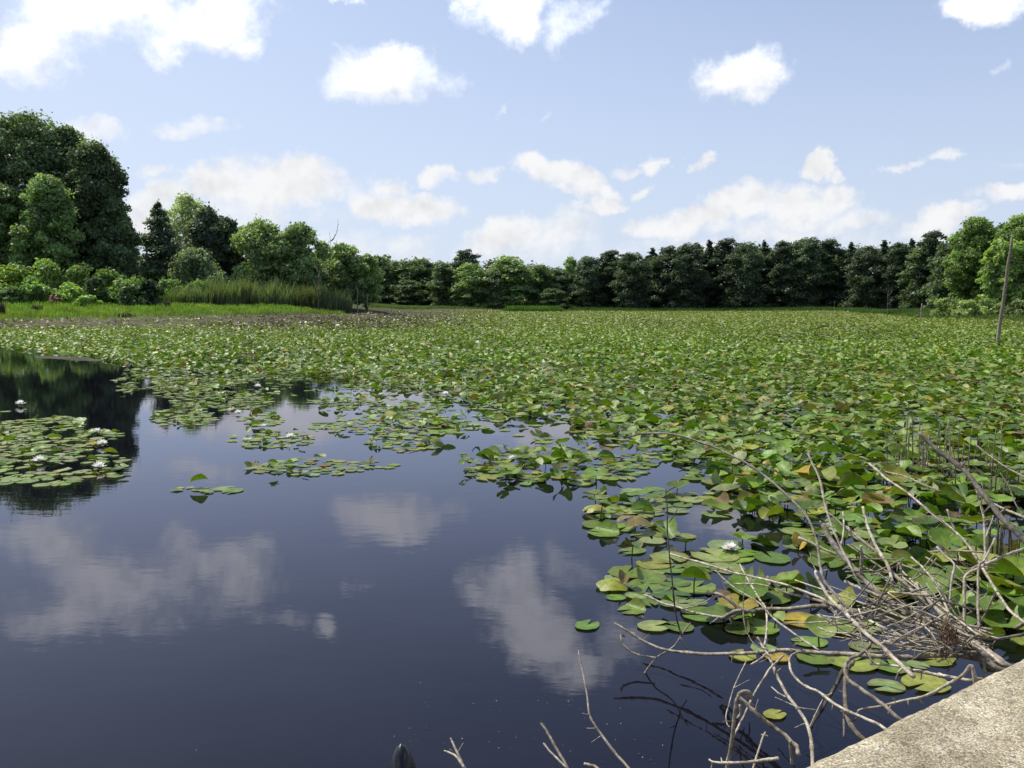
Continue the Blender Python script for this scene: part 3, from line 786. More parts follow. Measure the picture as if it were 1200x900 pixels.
B('bent_stick', 'double-kneed thick bent stick standing in the water at lower right',
  [(850, 915), (854, 888), (858, 864), (862, 830), (865, 818), (868, 812), (876, 811), (881, 818)], 6.2, 6.8, 3.05, 3.1, .95,
  [([(867, 818), (886, 836), (906, 852), (922, 864), (932, 874), (936, 884)], 6.2, 7, 3.08, 2.92), ([(926, 868), (927, 882), (928, 896)], 5, 4.6, 2.95, 2.95), ([(867, 826), (868, 836), (864, 842)], 4, 3, 3.06, 3.06)])
B('dead_branch', 'smooth pale branch arching down from the level branch to the wall edge',
  [(936, 764), (928, 768), (925, 776), (928, 788), (938, 800), (950, 807), (960, 811), (980, 826), (1000, 836), (1026, 847), (1040, 856)], 3.2, 5.2, 3.55, 2.75, 1.15, [([(966, 816), (972, 814), (975, 812)], 2, 1.6, 3.3, 3.32)], R_(-.55))
B('dead_branch', 'long thin stalk arching high over the lily pads before looping down to the wall',
  [(736, 512), (748, 509), (760, 508), (790, 509), (820, 518), (850, 530), (880, 546), (904, 564), (926, 584), (946, 606), (956, 630), (961, 660), (966, 680), (980, 698), (1000, 718), (1014, 738), (1020, 754), (1008, 767), (994, 774), (990, 786), (996, 798), (1010, 808), (1030, 822), (1050, 840)],
  2.6, 6.5, 4.6, 2.75, .72, [([(958, 672), (953, 662), (949, 648)], 1.5, 1.2, 3.9, 4.0)], R_(-.5))
B('dead_branch', 'dark stem dropping straight into the water under the looped branch',
  [(1000, 774), (993, 786), (990, 802), (991, 826), (995, 846), (1004, 858), (1014, 868)], 6.0, 7.6, 3.25, 2.9, .5, [([(990, 808), (989, 835), (989, 864)], 2.4, 3.2, 3.2, 2.98)], R_(-.6))
B('dead_branch', 'bare white branch slanting across the heap from upper left to lower right',
  [(956, 669), (957, 676), (963, 686), (972, 700), (990, 718), (1010, 738), (1036, 760), (1052, 776), (1071, 793)], 4.2, 6.8, 3.55, 2.95, 1.35, [([(990, 718), (996, 714), (999, 708)], 2, 1.2, 3.3, 3.35)])
B('dead_branch', 'short white branch lying level just above the wall edge',
  [(1020, 778), (1036, 779), (1052, 781), (1070, 785), (1090, 789), (1112, 793), (1134, 797)], 3.4, 5.4, 3.3, 2.9, 1.3, (), R_(.05))
B('dead_branch', 'forked grey branch resting on the very edge of the wall',
  [(1004, 836), (1010, 831), (1030, 828), (1060, 821), (1084, 816), (1104, 806), (1120, 797), (1130, 790)], 3, 6.6, 2.98, 2.72, 1.15, [([(1046, 823), (1042, 830), (1041, 836)], 2, 1.5, 2.95, 2.92)], R_(.0))
B('dead_branch', 'thickest dark grey branch slanting through the middle of the heap',
  [(965, 615), (978, 640), (1000, 666), (1026, 692), (1052, 710), (1080, 724), (1110, 742), (1140, 762), (1164, 780)], 8, 8.5, 4.1, 3.0, .6, [([(967, 618), (962, 612), (961, 610)], 4, 2, 4.1, 4.12), ([(1012, 676), (1008, 664), (1009, 650)], 2.6, 1.8, 3.8, 3.9)], R_(.12))
B('dead_branch', 'second thick grey branch with a broken top, just right of the thickest one',
  [(990, 617), (1006, 630), (1026, 646), (1038, 658), (1046, 672), (1072, 694), (1100, 716), (1130, 738), (1150, 756), (1176, 776)], 4.8, 7, 4.05, 3.0, .85, [([(1056, 681), (1056, 670), (1055, 662)], 3.6, 3, 3.7, 3.75), ([(1018, 640), (1000, 628), (984, 612), (970, 600)], 4, 2, 4.0, 4.2)], R_(.18))
B('dead_branch', 'thick grey stub ending in a broken stump beside the second thick branch',
  [(1074, 684), (1084, 696), (1096, 710), (1112, 728), (1130, 744), (1150, 764)], 8, 6.5, 3.55, 3.05, .95, (), R_(.15, .1))
B('dead_branch', 'pale bare limb crossing low over the wall end at the foot of the heap',
  [(1140, 752), (1150, 758), (1162, 768), (1174, 778)], 4, 5, 3.0, 2.8, 1.0, (), R_(.25, .0))
B('dead_branch', 'dark thick branch leaning in from the right border over the lily pads',
  [(1077, 507), (1100, 528), (1124, 546), (1138, 560), (1148, 574), (1170, 602), (1200, 633), (1240, 672), (1330, 770), (1420, 870)], 6, 13, 4.4, 2.9, .5, [([(1126, 548), (1130, 542), (1131, 540)], 4, 2, 4.2, 4.22)])
B('dead_branch', 'tallest white twig rising above the left side of the heap',
  [(947, 532), (953, 545), (960, 560), (967, 590), (976, 620), (990, 650), (1002, 672), (1008, 673), (1010, 655), (1009, 640)], 3, 4, 4.2, 3.7, 1.4)
B('dead_branch', 'white stub twig pointing up from the second thick branch',
  [(1011, 594), (1014, 606), (1018, 620), (1028, 642), (1040, 662), (1046, 682)], 4, 5, 4.0, 3.65, 1.4)
B('dead_branch', 'short white upright twig between the two thick branches', [(988, 600), (989, 615), (988, 628), (985, 640)], 2.6, 3.2, 4.1, 3.95, 1.35)
B('dead_branch', 'long pale twig slanting from the water gap down through the right side of the heap',
  [(1018, 543), (1030, 553), (1040, 562), (1064, 578), (1090, 600), (1116, 620), (1134, 638), (1148, 660), (1160, 680), (1174, 702), (1186, 718), (1204, 732)], 3, 4.6, 4.8, 3.4, 1.2,
  [([(1110, 597), (1114, 610), (1120, 622)], 2.6, 2.8, 4.0, 3.95), ([(1084, 594), (1108, 614), (1124, 628)], 1.6, 1.4, 4.2, 4.1)])
B('dead_branch', 'thin pale twig lying over the pads above the long slanting twig', [(1038, 553), (1052, 556), (1062, 559), (1080, 567), (1102, 576)], 2, 2.6, 4.9, 4.6, 1.1)
B('dead_branch', 'pale right-angled branch rising from the heap and bending to the right border',
  [(1130, 740), (1130, 716), (1130, 690), (1131, 676), (1140, 669), (1160, 659), (1180, 650), (1206, 641), (1260, 620)], 4.2, 4, 3.3, 3.6, 1.25, (), None)
B('dead_branch', 'forked upright grey stick crossing the right-angled branch',
  [(1166, 631), (1161, 642), (1154, 656), (1148, 662), (1146, 680), (1146, 716), (1149, 748), (1152, 770)], 3.2, 4.2, 3.5, 3.1, .9, [([(1148, 662), (1140, 666), (1134, 674)], 3, 2.4, 3.45, 3.4), ([(1158, 684), (1156, 696), (1147, 704), (1138, 704)], 1.6, 1.4, 3.4, 3.35)], R_(.3, .1))
B('dead_branch', 'grey elbowed twig left of the right-angled branch', [(1098, 641), (1108, 652), (1118, 661), (1116, 676), (1114, 690), (1111, 720)], 3, 3.4, 3.7, 3.35, 1.0, [([(1118, 661), (1126, 668), (1132, 676)], 2, 1.5, 3.6, 3.5)])
B('dead_branch', 'curved pale twig rising beside the grey elbowed twig', [(1068, 653), (1076, 660), (1084, 668), (1096, 684), (1106, 704), (1114, 724)], 2.6, 3.8, 3.75, 3.25, 1.2)
B('dead_branch', 'thin dark twig lying level through the right of the heap', [(1095, 702), (1112, 706), (1132, 712), (1146, 715), (1157, 716)], 3.4, 2.4, 3.3, 3.3, .6)
B('dead_branch', 'dark twig lying from the heap to the right border', [(1140, 748), (1152, 748), (1166, 749), (1180, 747), (1206, 742)], 3, 4.4, 3.1, 3.2, .65)
B('dead_branch', 'smooth pale branch curving up to the right inside the heap', [(1030, 756), (1040, 752), (1056, 748), (1072, 740), (1090, 730), (1107, 720)], 5, 3.6, 3.15, 3.25, 1.15, [([(1036, 752), (1052, 756), (1066, 753), (1080, 748), (1094, 742)], 5.4, 4, 3.15, 3.2)])
B('dead_branch', 'fine straight pale twig pointing to the upper right in the heap', [(1040, 734), (1056, 728), (1074, 718), (1094, 707)], 2, 2, 3.25, 3.35, 1.2)
B('dead_branch', 'fine grey twig pointing up to the right beside the stump', [(1090, 702), (1104, 696), (1126, 688)], 1.6, 1.4, 3.4, 3.45, 1.2)
B('dead_branch', 'long white stick lying from the pads left of the flower into the heap',
  [(785, 649), (802, 654), (820, 659), (840, 665), (860, 671), (896, 679), (926, 687), (960, 700), (976, 709), (1000, 718), (1040, 738)], 2.6, 4.4, 4.7, 3.4, 1.35, [([(860, 684), (884, 684), (905, 688)], 2, 2.4, 4.3, 4.1)])
B('dead_branch', 'brown knotted stick lying just below the long white stick',
  [(900, 678), (906, 684), (920, 694), (940, 699), (960, 704), (984, 711), (1004, 717), (1040, 726), (1070, 734)], 3.6, 5.4, 4.15, 3.35, .8, [([(899, 676), (903, 682), (902, 686)], 5, 4, 4.15, 4.1)])
B('dead_branch', 'slender pale twig slanting from above the knotty end down to the level branch',
  [(842, 672), (850, 680), (864, 691), (890, 707), (906, 724), (930, 742), (946, 753), (960, 762)], 2.2, 3.2, 4.4, 3.5, 1.1, [([(838, 668), (845, 676), (850, 690), (858, 702)], 1.4, 1.2, 4.4, 4.3)])
B('dead_branch', 'white twig hanging down to the level branch below the large flower',
  [(867, 661), (872, 671), (878, 682), (890, 702), (897, 712), (899, 730), (898, 744), (896, 757)], 2, 3.6, 4.5, 3.7, 1.35)
B('dead_branch', 'lowest white twig lying on the pads left of the knotty end', [(755, 697), (766, 702), (780, 708), (796, 712), (810, 717), (830, 721), (849, 724)], 3, 3.6, 4.75, 4.35, 1.3, [([(798, 714), (818, 709), (830, 703), (836, 698)], 2, 1.6, 4.5, 4.5)])
B('dead_branch', 'thick knotty branch with a split end lying level above the long branch',
  [(846, 725), (856, 719), (868, 715), (880, 716), (900, 714), (930, 713), (956, 710), (980, 711), (1004, 717), (1040, 730), (1080, 750)], 5, 8, 4.3, 3.3, .78,
  [([(838, 695), (848, 699), (858, 706), (866, 715)], 4.6, 5.4, 4.35, 4.25), ([(854, 722), (850, 714), (852, 710)], 3, 2, 4.3, 4.32), ([(868, 716), (858, 724), (848, 722)], 4, 2.6, 4.25, 4.32)])
B('dead_branch', 'thin dark curved twig hanging past the knotty branch', [(874, 676), (873, 690), (871, 706), (872, 728), (878, 746), (886, 756), (900, 762)], 1.6, 2.4, 4.4, 3.6, .4)
B('dead_branch', 'white broken stick lying flat at the bottom left of the wall', [(831, 890), (836, 893), (846, 894), (864, 894), (880, 893), (896, 891), (912, 889)], 3, 6, 3.0, 2.8, 1.35, [([(834, 892), (834, 898), (832, 904)], 2, 1.6, 3.0, 2.98), ([(846, 893), (845, 888)], 2, 1.6, 2.98, 3.0)])
B('dead_branch', 'short grey stick leaning below the double-kneed bent stick', [(897, 858), (894, 864), (890, 876), (884, 896), (880, 915)], 2.6, 4, 3.0, 2.85, .95, [([(892, 861), (897, 862), (900, 863)], 3, 2.6, 3.0, 3.0)])
B('dead_branch', 'fine white twig with one fork hanging left of the slim pale branch', [(875, 774), (868, 788), (860, 806), (854, 826), (851, 838), (852, 848), (855, 852)], 1.8, 1.6, 3.5, 3.2, 1.2, [([(859, 807), (868, 802), (878, 797)], 1.6, 1.2, 3.35, 3.4), ([(898, 766), (890, 773), (880, 779)], 3.4, 2.6, 3.6, 3.55)])
B('dead_branch', 'dark waterlogged stick slanting below the looped branch', [(989, 784), (978, 806), (964, 830), (956, 842), (949, 854)], 6, 4, 3.55, 3.35, .22)
G2 = 'twigs poking up at the bottom edge'
B('twig', 'longest speckled twig rising in front of the big cloud reflection', [(678, 763), (680, 774), (683, 788), (688, 815), (691, 838), (698, 851), (707, 864), (722, 884), (738, 902), (760, 935), (775, 960)], 2.0, 5.2, 2.9, 2.5, 1.1, (), None, G2, wob=.6)
B('twig', 'forked white twig end beside the black log end', [(528, 865), (534, 878), (541, 893), (548, 910), (560, 960)], 2.8, 5, 2.6, 2.4, 1.35, [([(521, 880), (529, 883), (536, 888), (544, 900)], 2.6, 4, 2.6, 2.52), ([(527, 878), (531, 882)], 2, 2.6, 2.6, 2.6)], None, G2, wob=.6)
B('twig', 'forked lichened twig left of the longest speckled twig', [(634, 848), (638, 853), (643, 861), (650, 874), (656, 884), (666, 902), (690, 960)], 3.6, 4.6, 2.65, 2.4, .85, [([(637, 871), (644, 880), (654, 890), (664, 900)], 2.4, 3.6, 2.65, 2.5), ([(633, 847), (639, 850)], 3, 2.4, 2.65, 2.65)], None, G2, wob=.6)
B('twig', 'short white twig tip at the foot of the longest speckled twig', [(685, 895), (692, 897), (701, 901), (730, 930)], 4, 5, 2.5, 2.4, 1.3, (), None, G2)
B('dead_branch', 'thin dark upright twig rising from the forked end of the long level branch', [(780, 573), (782, 598), (782, 620), (784, 645), (788, 684), (792, 720), (799, 746)], 1.8, 2.6, 4.2, 4.15, .42, [([(794, 596), (790, 604), (784, 612)], 1.4, 1.8, 4.2, 4.2), ([(792, 570), (786, 573), (781, 577)], 2.4, 1.8, 4.2, 4.2)], wob=.4)
B('dead_branch', 'pale stick reaching in from the right border under the leaning branch', [(1164, 590), (1176, 596), (1190, 602), (1206, 609), (1260, 634)], 3, 4.4, 4.3, 3.9, 1.2)
B('dead_branch', 'upright bleached twig just left of the leaning branch', [(1144, 572), (1147, 584), (1152, 602), (1154, 622), (1155, 650), (1157, 668)], 3, 4, 4.2, 3.9, 1.1, [([(1152, 604), (1150, 590), (1152, 576), (1150, 560)], 2, 1.4, 4.1, 4.15), ([(1155, 630), (1162, 612), (1164, 604)], 2, 1.4, 4.0, 4.05)])
B('dead_branch', 'thin grey twig leaning over the leaves at the right border', [(1142, 520), (1160, 534), (1180, 548), (1206, 562)], 1.6, 2.4, 5.6, 5.2, 1.0)
B('dead_branch', 'arching dark twig among leaves at the right border', [(1172, 554), (1180, 566), (1184, 574), (1190, 590), (1204, 610)], 1.6, 2.2, 5.0, 4.6, .4)
B('dead_branch', 'stubby brown stick pointing in from the right border', [(1190, 736), (1200, 731), (1216, 722)], 6, 7, 3.4, 3.3, .8)
B('dead_branch', 'thin grey twig curving under the knotty branch', [(958, 735), (974, 741), (986, 742), (1002, 747), (1018, 752), (1034, 756)], 2, 2.6, 3.6, 3.2, .9, [([(980, 716), (978, 726), (982, 740)], 2.6, 2, 3.55, 3.5)])
B('dead_branch', 'white twig crossing behind the thickest branch', [(936, 630), (950, 636), (966, 644), (980, 650)], 4.2, 3.6, 4.3, 4.15, 1.2)
B('dead_branch', 'pale broken twig lying between the two thick branches', [(990, 681), (1004, 688), (1020, 694), (1030, 699)], 5, 3.4, 3.65, 3.5, 1.1)
B('dead_branch', 'pale crosspiece lying over both thick branches', [(1042, 694), (1056, 695), (1072, 697), (1090, 698)], 3.4, 4.2, 3.5, 3.4, 1.2)
# the tangle of fine twigs in the heap
rt = np.random.default_rng(33)
FT = ['thin brown', 'thin grey', 'thin pale']
for k in range(64):
    px = rt.uniform(985, 1150); py = rt.uniform(690, 772) if k < 34 else rt.uniform(640, 765)
    py = min(py, 900 - (px - 925) * .49 - 14)
    if py > 770: continue
    a = rt.normal(.45, .55) if k % 3 else rt.normal(-.5, .4); Ls = rt.uniform(30, 85); dd = 3.05 + (770 - py) * .0062 + rt.uniform(-.1, .12)
    p0 = np.array((px - Ls * .5 * math.cos(a), py - Ls * .5 * math.sin(a))); p1 = np.array((px + Ls * .5 * math.cos(a), py + Ls * .5 * math.sin(a))); mid = (p0 + p1) / 2 + rt.normal(0, 4, 2)
    B('dead_twig', ('thin pale' if k % 2 else 'thin brown') + ' twig lost in the tangle at the middle of the heap', [p0, mid, p1], rt.uniform(1.2, 2.4), rt.uniform(1.8, 3.2), dd + .1, dd - .06, 1.1 if k % 2 else .55, (), None, 'fine twigs tangled in the branch heap', 'twig')
for k in range(30):   # straight twigs fanning out from the wall end of the heap
    a = rt.uniform(.12, 1.05); Ls = rt.uniform(90, 230); px0, py0 = rt.uniform(1120, 1165), rt.uniform(735, 772)
    p1 = np.array((px0 - Ls * math.cos(a), py0 - Ls * math.sin(a) * .62)); p0 = np.array((px0, py0)); mid = (p0 + p1) / 2 + rt.normal(0, 5, 2)
    dd = 3.05 + rt.uniform(0, .15)
    B('dead_twig', ('thin straight pale' if k % 2 else 'thin straight brown') + ' twig fanning left from the wall end of the heap', [p1, mid, p0], rt.uniform(1.2, 2.2), rt.uniform(2.4, 3.8), dd + Ls * .0042, dd, 1.2 if k % 2 else .7,
      [([mid, mid + np.array((-rt.uniform(12, 30), -rt.uniform(4, 24)))], 1.4, 1.0, dd + Ls * .0021, dd + Ls * .0024)], None, 'straight twigs fanning out of the branch heap', 'twig', wob=.5)
# fibrous root tuft
A = Acc()
for k in range(70):
    p = at(1110 + rt.normal(0, 9), 738 + rt.normal(0, 10), 3.12 + rt.normal(0, .03))
    q = [p]
    for _ in range(4): q.append(q[-1] + np.array((rt.normal(0, .012), rt.normal(0, .012), rt.normal(-.012, .012))))
    v, f = tube(catmull(q, 2), np.linspace(.0016, .0008, 9), 4); A.add(v, f, np.array((.55, .4, .28)) * rt.uniform(.5, 1.1))
tag(A.build('root_tuft', M_DEAD), 'brown fibrous root tuft caught in the heap above the wall edge', 'roots')

# clumps of dead reeds standing in the pads
def reed_clump(px, py, n, spread, hpx, label, tone=(1.0, .95, .82)):
    b = ground(px, py); e = empty('dead_reed_clump', (b[0], b[1], 0)); A = Acc(); r2 = np.random.default_rng(int(px))
    for k in range(n):
        x = r2.normal(0, spread); y = r2.normal(0, spread * .6); h = hpx / F * b[1] * r2.uniform(.35, 1.05)
        if r2.random() < .35: h *= .35
        lean = r2.normal(0, .07, 2)
        P = [(x, y, -.1), (x + lean[0] * h * .4, y + lean[1] * h * .4, h * .5), (x + lean[0] * h, y + lean[1] * h, h)]
        v, f = tube(catmull(P, 3), np.linspace(.0085, .0045, 7), 5); A.add(v, f, np.array(tone) * r2.uniform(.6, 1.3))
        if r2.random() < .2:
            c = np.array(P[2]); v, f = tube([c, c + (r2.normal(0, .1), 0, -.1), c + (r2.normal(0, .15), 0, -.25)], [.003, .003, .002], 4); A.add(v, f, np.array(tone) * .9)
    A.build('stalks', M_DEAD, e)
    M = Acc()
    for k in range(60):
        a = r2.uniform(0, 6.28); rr = abs(r2.normal(0, spread * 1.3)); p = np.array((rr * math.cos(a), rr * math.sin(a) * .6, -.02))
        v, f = tube([p, p + (r2.normal(0, .04), r2.normal(0, .04), .08), p + (r2.normal(0, .12), r2.normal(0, .1), .1)], [.006, .004, .002], 4); M.add(v, f, np.array((.22, .18, .15)) * r2.uniform(.6, 1.3))
    M.build('matted_base', M_DEAD, e)
    return tag(e, label, 'reeds', 'dead reed clumps')
reed_clump(1086, 556, 44, .30, 66, 'tall clump of dead brown reed stalks standing in the pads right of centre')
reed_clump(1131, 545, 18, .14, 32, 'short dark tuft of dead reeds right of the tall dead clump', (.45, .4, .36))
reed_clump(1118, 580, 12, .10, 26, 'smallest dark dead tuft just below the tall dead clump', (.35, .3, .28))
reed_clump(1176, 676, 26, .16, 70, 'dark tangle of dead stems behind the right-angled branch', (.4, .36, .3))
reed_clump(1190, 585, 14, .2, 60, 'sparse dead stems among leaves at the right border', (.6, .55, .45))
# ------------------------------------------------------------------ trees and bushes
def crown_leaves(blobs, n, ls, base, rng, flat=0.0):
    """n bent leaf-clump quads on the blobs [(centre, radii, tint)]: verts, quads, colours"""
    C = np.array([b[0] for b in blobs]); Rd = np.array([b[1] for b in blobs]); Ti = np.array([b[2] for b in blobs])
    w = (Rd.prod(1)) ** (2 / 3); k = rng.choice(len(blobs), n, p=w / w.sum())
    d = rng.normal(size=(n, 3)); d /= np.linalg.norm(d, axis=1)[:, None]
    d[:, 2] = np.where(d[:, 2] < -.2, d[:, 2] * rng.uniform(-.8, 1, n), d[:, 2])
    rad = .45 + .62 * rng.random(n) ** .6; rad = np.where(rng.random(n) < .26, rad * rng.uniform(1.0, 1.5, n), rad)
    P = C[k] + d * Rd[k] * rad[:, None]
    nr = d * .8 + rng.normal(size=(n, 3)) * .55 + np.array((0, 0, .35)); nr /= np.linalg.norm(nr, axis=1)[:, None]
    if flat: nr = nr * (1 - flat) + np.array((0, 0, 1)) * flat; nr /= np.linalg.norm(nr, axis=1)[:, None]
    t1 = np.cross(nr, rng.normal(size=(n, 3))); t1 /= np.linalg.norm(t1, axis=1)[:, None]; t2 = np.cross(nr, t1)
    s = ls * rng.uniform(.5, 1.3, n)[:, None]; a = rng.uniform(.45, .8, n)[:, None]
    bend = nr * s * rng.uniform(-.3, .1, n)[:, None]
    V = np.stack([P - t1 * s + bend, P - t2 * s * a, P + t1 * s + bend, P + t2 * s * a], 1).reshape(-1, 3)
    Q = np.arange(n * 4).reshape(n, 4)
    c = np.array(base)[None] * Ti[k][:, None] * rng.uniform(.65, 1.35, (n, 1)) * np.concatenate([rng.uniform(.85, 1.2, (n, 1)), np.ones((n, 1)), rng.uniform(.75, 1.25, (n, 1))], 1)
    inner = np.clip((rad - .5) / .5, 0, 1)[:, None]; c = c * (.85 + .15 * inner) * 1.8  # leaves deeper inside coloured darker: crown shade painted into the leaf colour
    return V, Q, np.repeat(c, 4, 0)

def envelope(style, s):
    if style in ('broad', 'oval'):
        m, lo = (.38, .92) if style == 'broad' else (.42, .86)
        return lo + (1 - lo) * (s / m) if s < m else math.sqrt(max(.02, 1 - ((s - m) / (1.02 - m)) ** 2.3))
    if style == 'dome': return max(.15, math.sqrt(max(0, 1 - s ** 2.2)))
    if style == 'cone': return max(.06, (1 - s) ** .8 * .95 + .04)
    return 1.0

def build_tree(name, H, W, style, base, n, ls, seed, nb=34, cb=.12, lean=0.0, barkc=(1, 1, 1), density=1.0):
    rng = np.random.default_rng(seed); e = empty(name, (0, 0, 0)); blobs = []; ends = []
    if style != 'cone': nb = int(nb * 2.2)
    for k in range(nb):
        if style == 'cone':
            s = (k + rng.uniform(.0, .9)) / nb; a = k * 2.4 + rng.normal(0, .35)
            wmax = W / 2 * envelope(style, s) * rng.uniform(.75, 1.15); rr = wmax * .58
            c = np.array((math.cos(a) * rr, math.sin(a) * rr, H * (cb + (1 - cb) * s * .97))); r = np.array((wmax * .55 + .15, wmax * .55 + .15, H * .035 + .12 * wmax))
        else:
            s = (k + rng.uniform(0, 1)) / nb; wm = W / 2 * envelope(style, s) * rng.uniform(.72, 1.16); a = k * 2.399 + rng.normal(0, .5)
            q = rng.uniform(.35, 1.0) ** .5; br = W * rng.uniform(.06, .16); rr = max(0, wm - br * .8) * q
            c = np.array((math.cos(a) * rr, math.sin(a) * rr, H * (cb + (1 - cb) * s) - br * .7)); c[2] = max(c[2], H * cb); r = np.array((br, br, br * rng.uniform(.75, 1.05)))
        blobs.append((c, r, rng.uniform(.62, 1.38))); ends.append(c)
    if style != 'cone':   # fills the heart of the crown, its shade put into a darker tint
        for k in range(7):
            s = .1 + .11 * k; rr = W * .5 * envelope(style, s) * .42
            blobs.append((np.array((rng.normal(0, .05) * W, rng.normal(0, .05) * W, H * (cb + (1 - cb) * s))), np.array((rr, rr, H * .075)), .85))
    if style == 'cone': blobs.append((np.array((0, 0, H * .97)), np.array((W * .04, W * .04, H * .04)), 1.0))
    V, Q, c = crown_leaves(blobs, int(n * 3.2 if ls > .335 else n * 1.8), ls * .56 if ls > .335 else ls * .78, base, rng, .35 if style == 'cone' else 0)
    T = Acc(); r0 = .018 * H + .02
    top = H * (.95 if style == 'cone' else .72)
    zz = np.linspace(-.5, top, 12); P = np.stack([rng.normal(0, .012 * H, 12) * (zz > 0) + lean * zz, rng.normal(0, .012 * H, 12) * (zz > 0), zz], -1)
    v, f = tube(catmull(P, 2), np.linspace(r0 * 1.15, r0 * .22, 23), 8, .08, rng); T.add(v, f, barkc)
    for k in range(0, len(ends), 2 if style == 'cone' else 1):
        if k > 26: break
        c1 = ends[k]; zs = min(c1[2] * rng.uniform(.45, .75), top * .95); i = int(np.clip(np.searchsorted(zz, zs), 0, 11)); st = P[i]
        mid = (st + c1) / 2 + np.array((0, 0, -.03 * H if style == 'cone' else .04 * H)); rb = r0 * .34 * (1 - .6 * zs / H)
        v, f = tube(catmull([st, mid, c1], 4), np.linspace(rb, rb * .25, 9), 5); T.add(v, f, barkc)
    T.build('trunk', M_BARK, e)
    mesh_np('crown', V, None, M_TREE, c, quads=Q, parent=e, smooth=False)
    e['H'] = H; e['W'] = W
    return e

DK = (.088, .128, .064); MD = (.115, .172, .068); LT = (.15, .21, .08); PALE = (.22, .27, .15); PINE = (.072, .104, .064)
def place(e, px, depth, sink=0.0):
    x = (px - 600) / F * depth * .9957; e.location = (x, depth, tz(x, depth) - sink); return e
def height_for(px, depth, top_py):
    x = (px - 600) / F * depth
    return at(px, top_py, depth)[2] - tz(x, depth)
def tree_at(name, label, px, depth, top_py, wpx, style, base, n, ls, seed, group=None, cat='tree', **kw):
    H = height_for(px, depth, top_py); W = wpx / F * depth
    e = build_tree(name, H, W, style, base, n, ls, seed, **kw); place(e, px, depth); e.rotation_euler.z = seed * 1.3
    return tag(e, label, cat, group)

G = 'big trees on the left bank'
tree_at('oak_tree', 'tallest dark tree at the left border, its top the highest in the photo', 38, 108, 131, 138, 'oval', DK, 15000, .40, 11, G, nb=60, cb=.05)
tree_at('oak_tree', 'dark tree on the right end of the big left group, ragged on its right side', 118, 106, 166, 88, 'oval', DK, 12000, .38, 12, G, nb=52, cb=.04)
tree_at('oak_tree', 'dark tree joining the tallest left tree to the ragged one', 86, 110, 147, 84, 'oval', DK, 12000, .38, 27, G, nb=50, cb=.03)
tree_at('oak_tree', 'lowest dark tree at the right foot of the big left group', 140, 104, 232, 56, 'broad', DK, 5000, .36, 28, G, nb=30, cb=.02)
tree_at('oak_tree', 'lower dark tree in front at the left border', 8, 101, 216, 80, 'broad', MD, 8000, .36, 29, G, nb=36, cb=.02)
tree_at('oak_tree', 'dark tree cut off by the left border', -22, 106, 150, 110, 'oval', MD, 10000, .40, 13, G, nb=46, cb=.05)
tree_at('oak_tree', 'lower lighter tree in front of the big dark left group', 62, 100, 206, 82, 'broad', MD, 8000, .36, 14, G, nb=36, cb=.05)
tree_at('pine_tree', 'layered dark pine with open branches right of the big left trees', 190, 112, 236, 74, 'cone', (.085, .118, .075), 4600, .36, 15, nb=30, cb=.18)
tree_at('birch_tree', 'pale thin-leaved tree rising behind the layered pine', 222, 128, 227, 70, 'oval', PALE, 3000, .36, 16, nb=26, cb=.25, barkc=(2.6, 2.6, 2.5))
tree_at('leafy_tree', 'dense dark tree with a ragged top beside the layered pine', 246, 112, 245, 66, 'oval', (.085, .118, .078), 6500, .40, 17, nb=40, cb=.05)
tree_at('leafy_tree', 'shorter dark tree just right of the ragged-topped one', 266, 114, 254, 54, 'oval', (.085, .118, .078), 4600, .40, 18, nb=30, cb=.05)
tree_at('leafy_tree', 'grey-green low tree in front of the ragged-topped dark tree', 232, 106, 290, 74, 'broad', (.11, .15, .085), 3200, .34, 19, nb=24, cb=.05)
tree_at('leafy_tree', 'rounded light-green tree right of the ragged dark trees', 305, 112, 258, 84, 'oval', (.15, .205, .085), 7000, .36, 20, nb=40, cb=.06)
tree_at('leafy_tree', 'mid-green tree with a pointed top left of the bare dead tree', 352, 112, 261, 70, 'oval', (.125, .18, .078), 6500, .36, 21, nb=34, cb=.06)
tree_at('leafy_tree', 'light loose tree right of the bare dead tree', 404, 116, 284, 62, 'oval', (.14, .20, .085), 3400, .36, 22, nb=28, cb=.12)
tree_at('leafy_tree', 'small darker tree at the right end of the reeds', 430, 118, 298, 46, 'oval', MD, 2200, .36, 23, nb=24, cb=.15)
tree_at('leafy_tree', 'low green tree filling the gap behind the layered pine', 172, 118, 300, 56, 'broad', MD, 2400, .38, 24, nb=20, cb=.05)
tree_at('leafy_tree', 'low green tree between the two rounded trees behind the reeds', 330, 118, 276, 60, 'broad', MD, 2600, .38, 25, nb=24, cb=.05)
tree_at('leafy_tree', 'small green tree in the gap left of the loose light tree', 380, 122, 288, 54, 'broad', MD, 2400, .38, 26, nb=24, cb=.05)

tree_at('leafy_tree', 'low dark-green tree behind the rounded light tree above the reeds', 298, 119, 312, 70, 'broad', MD, 3000, .36, 30, nb=24, cb=.01)

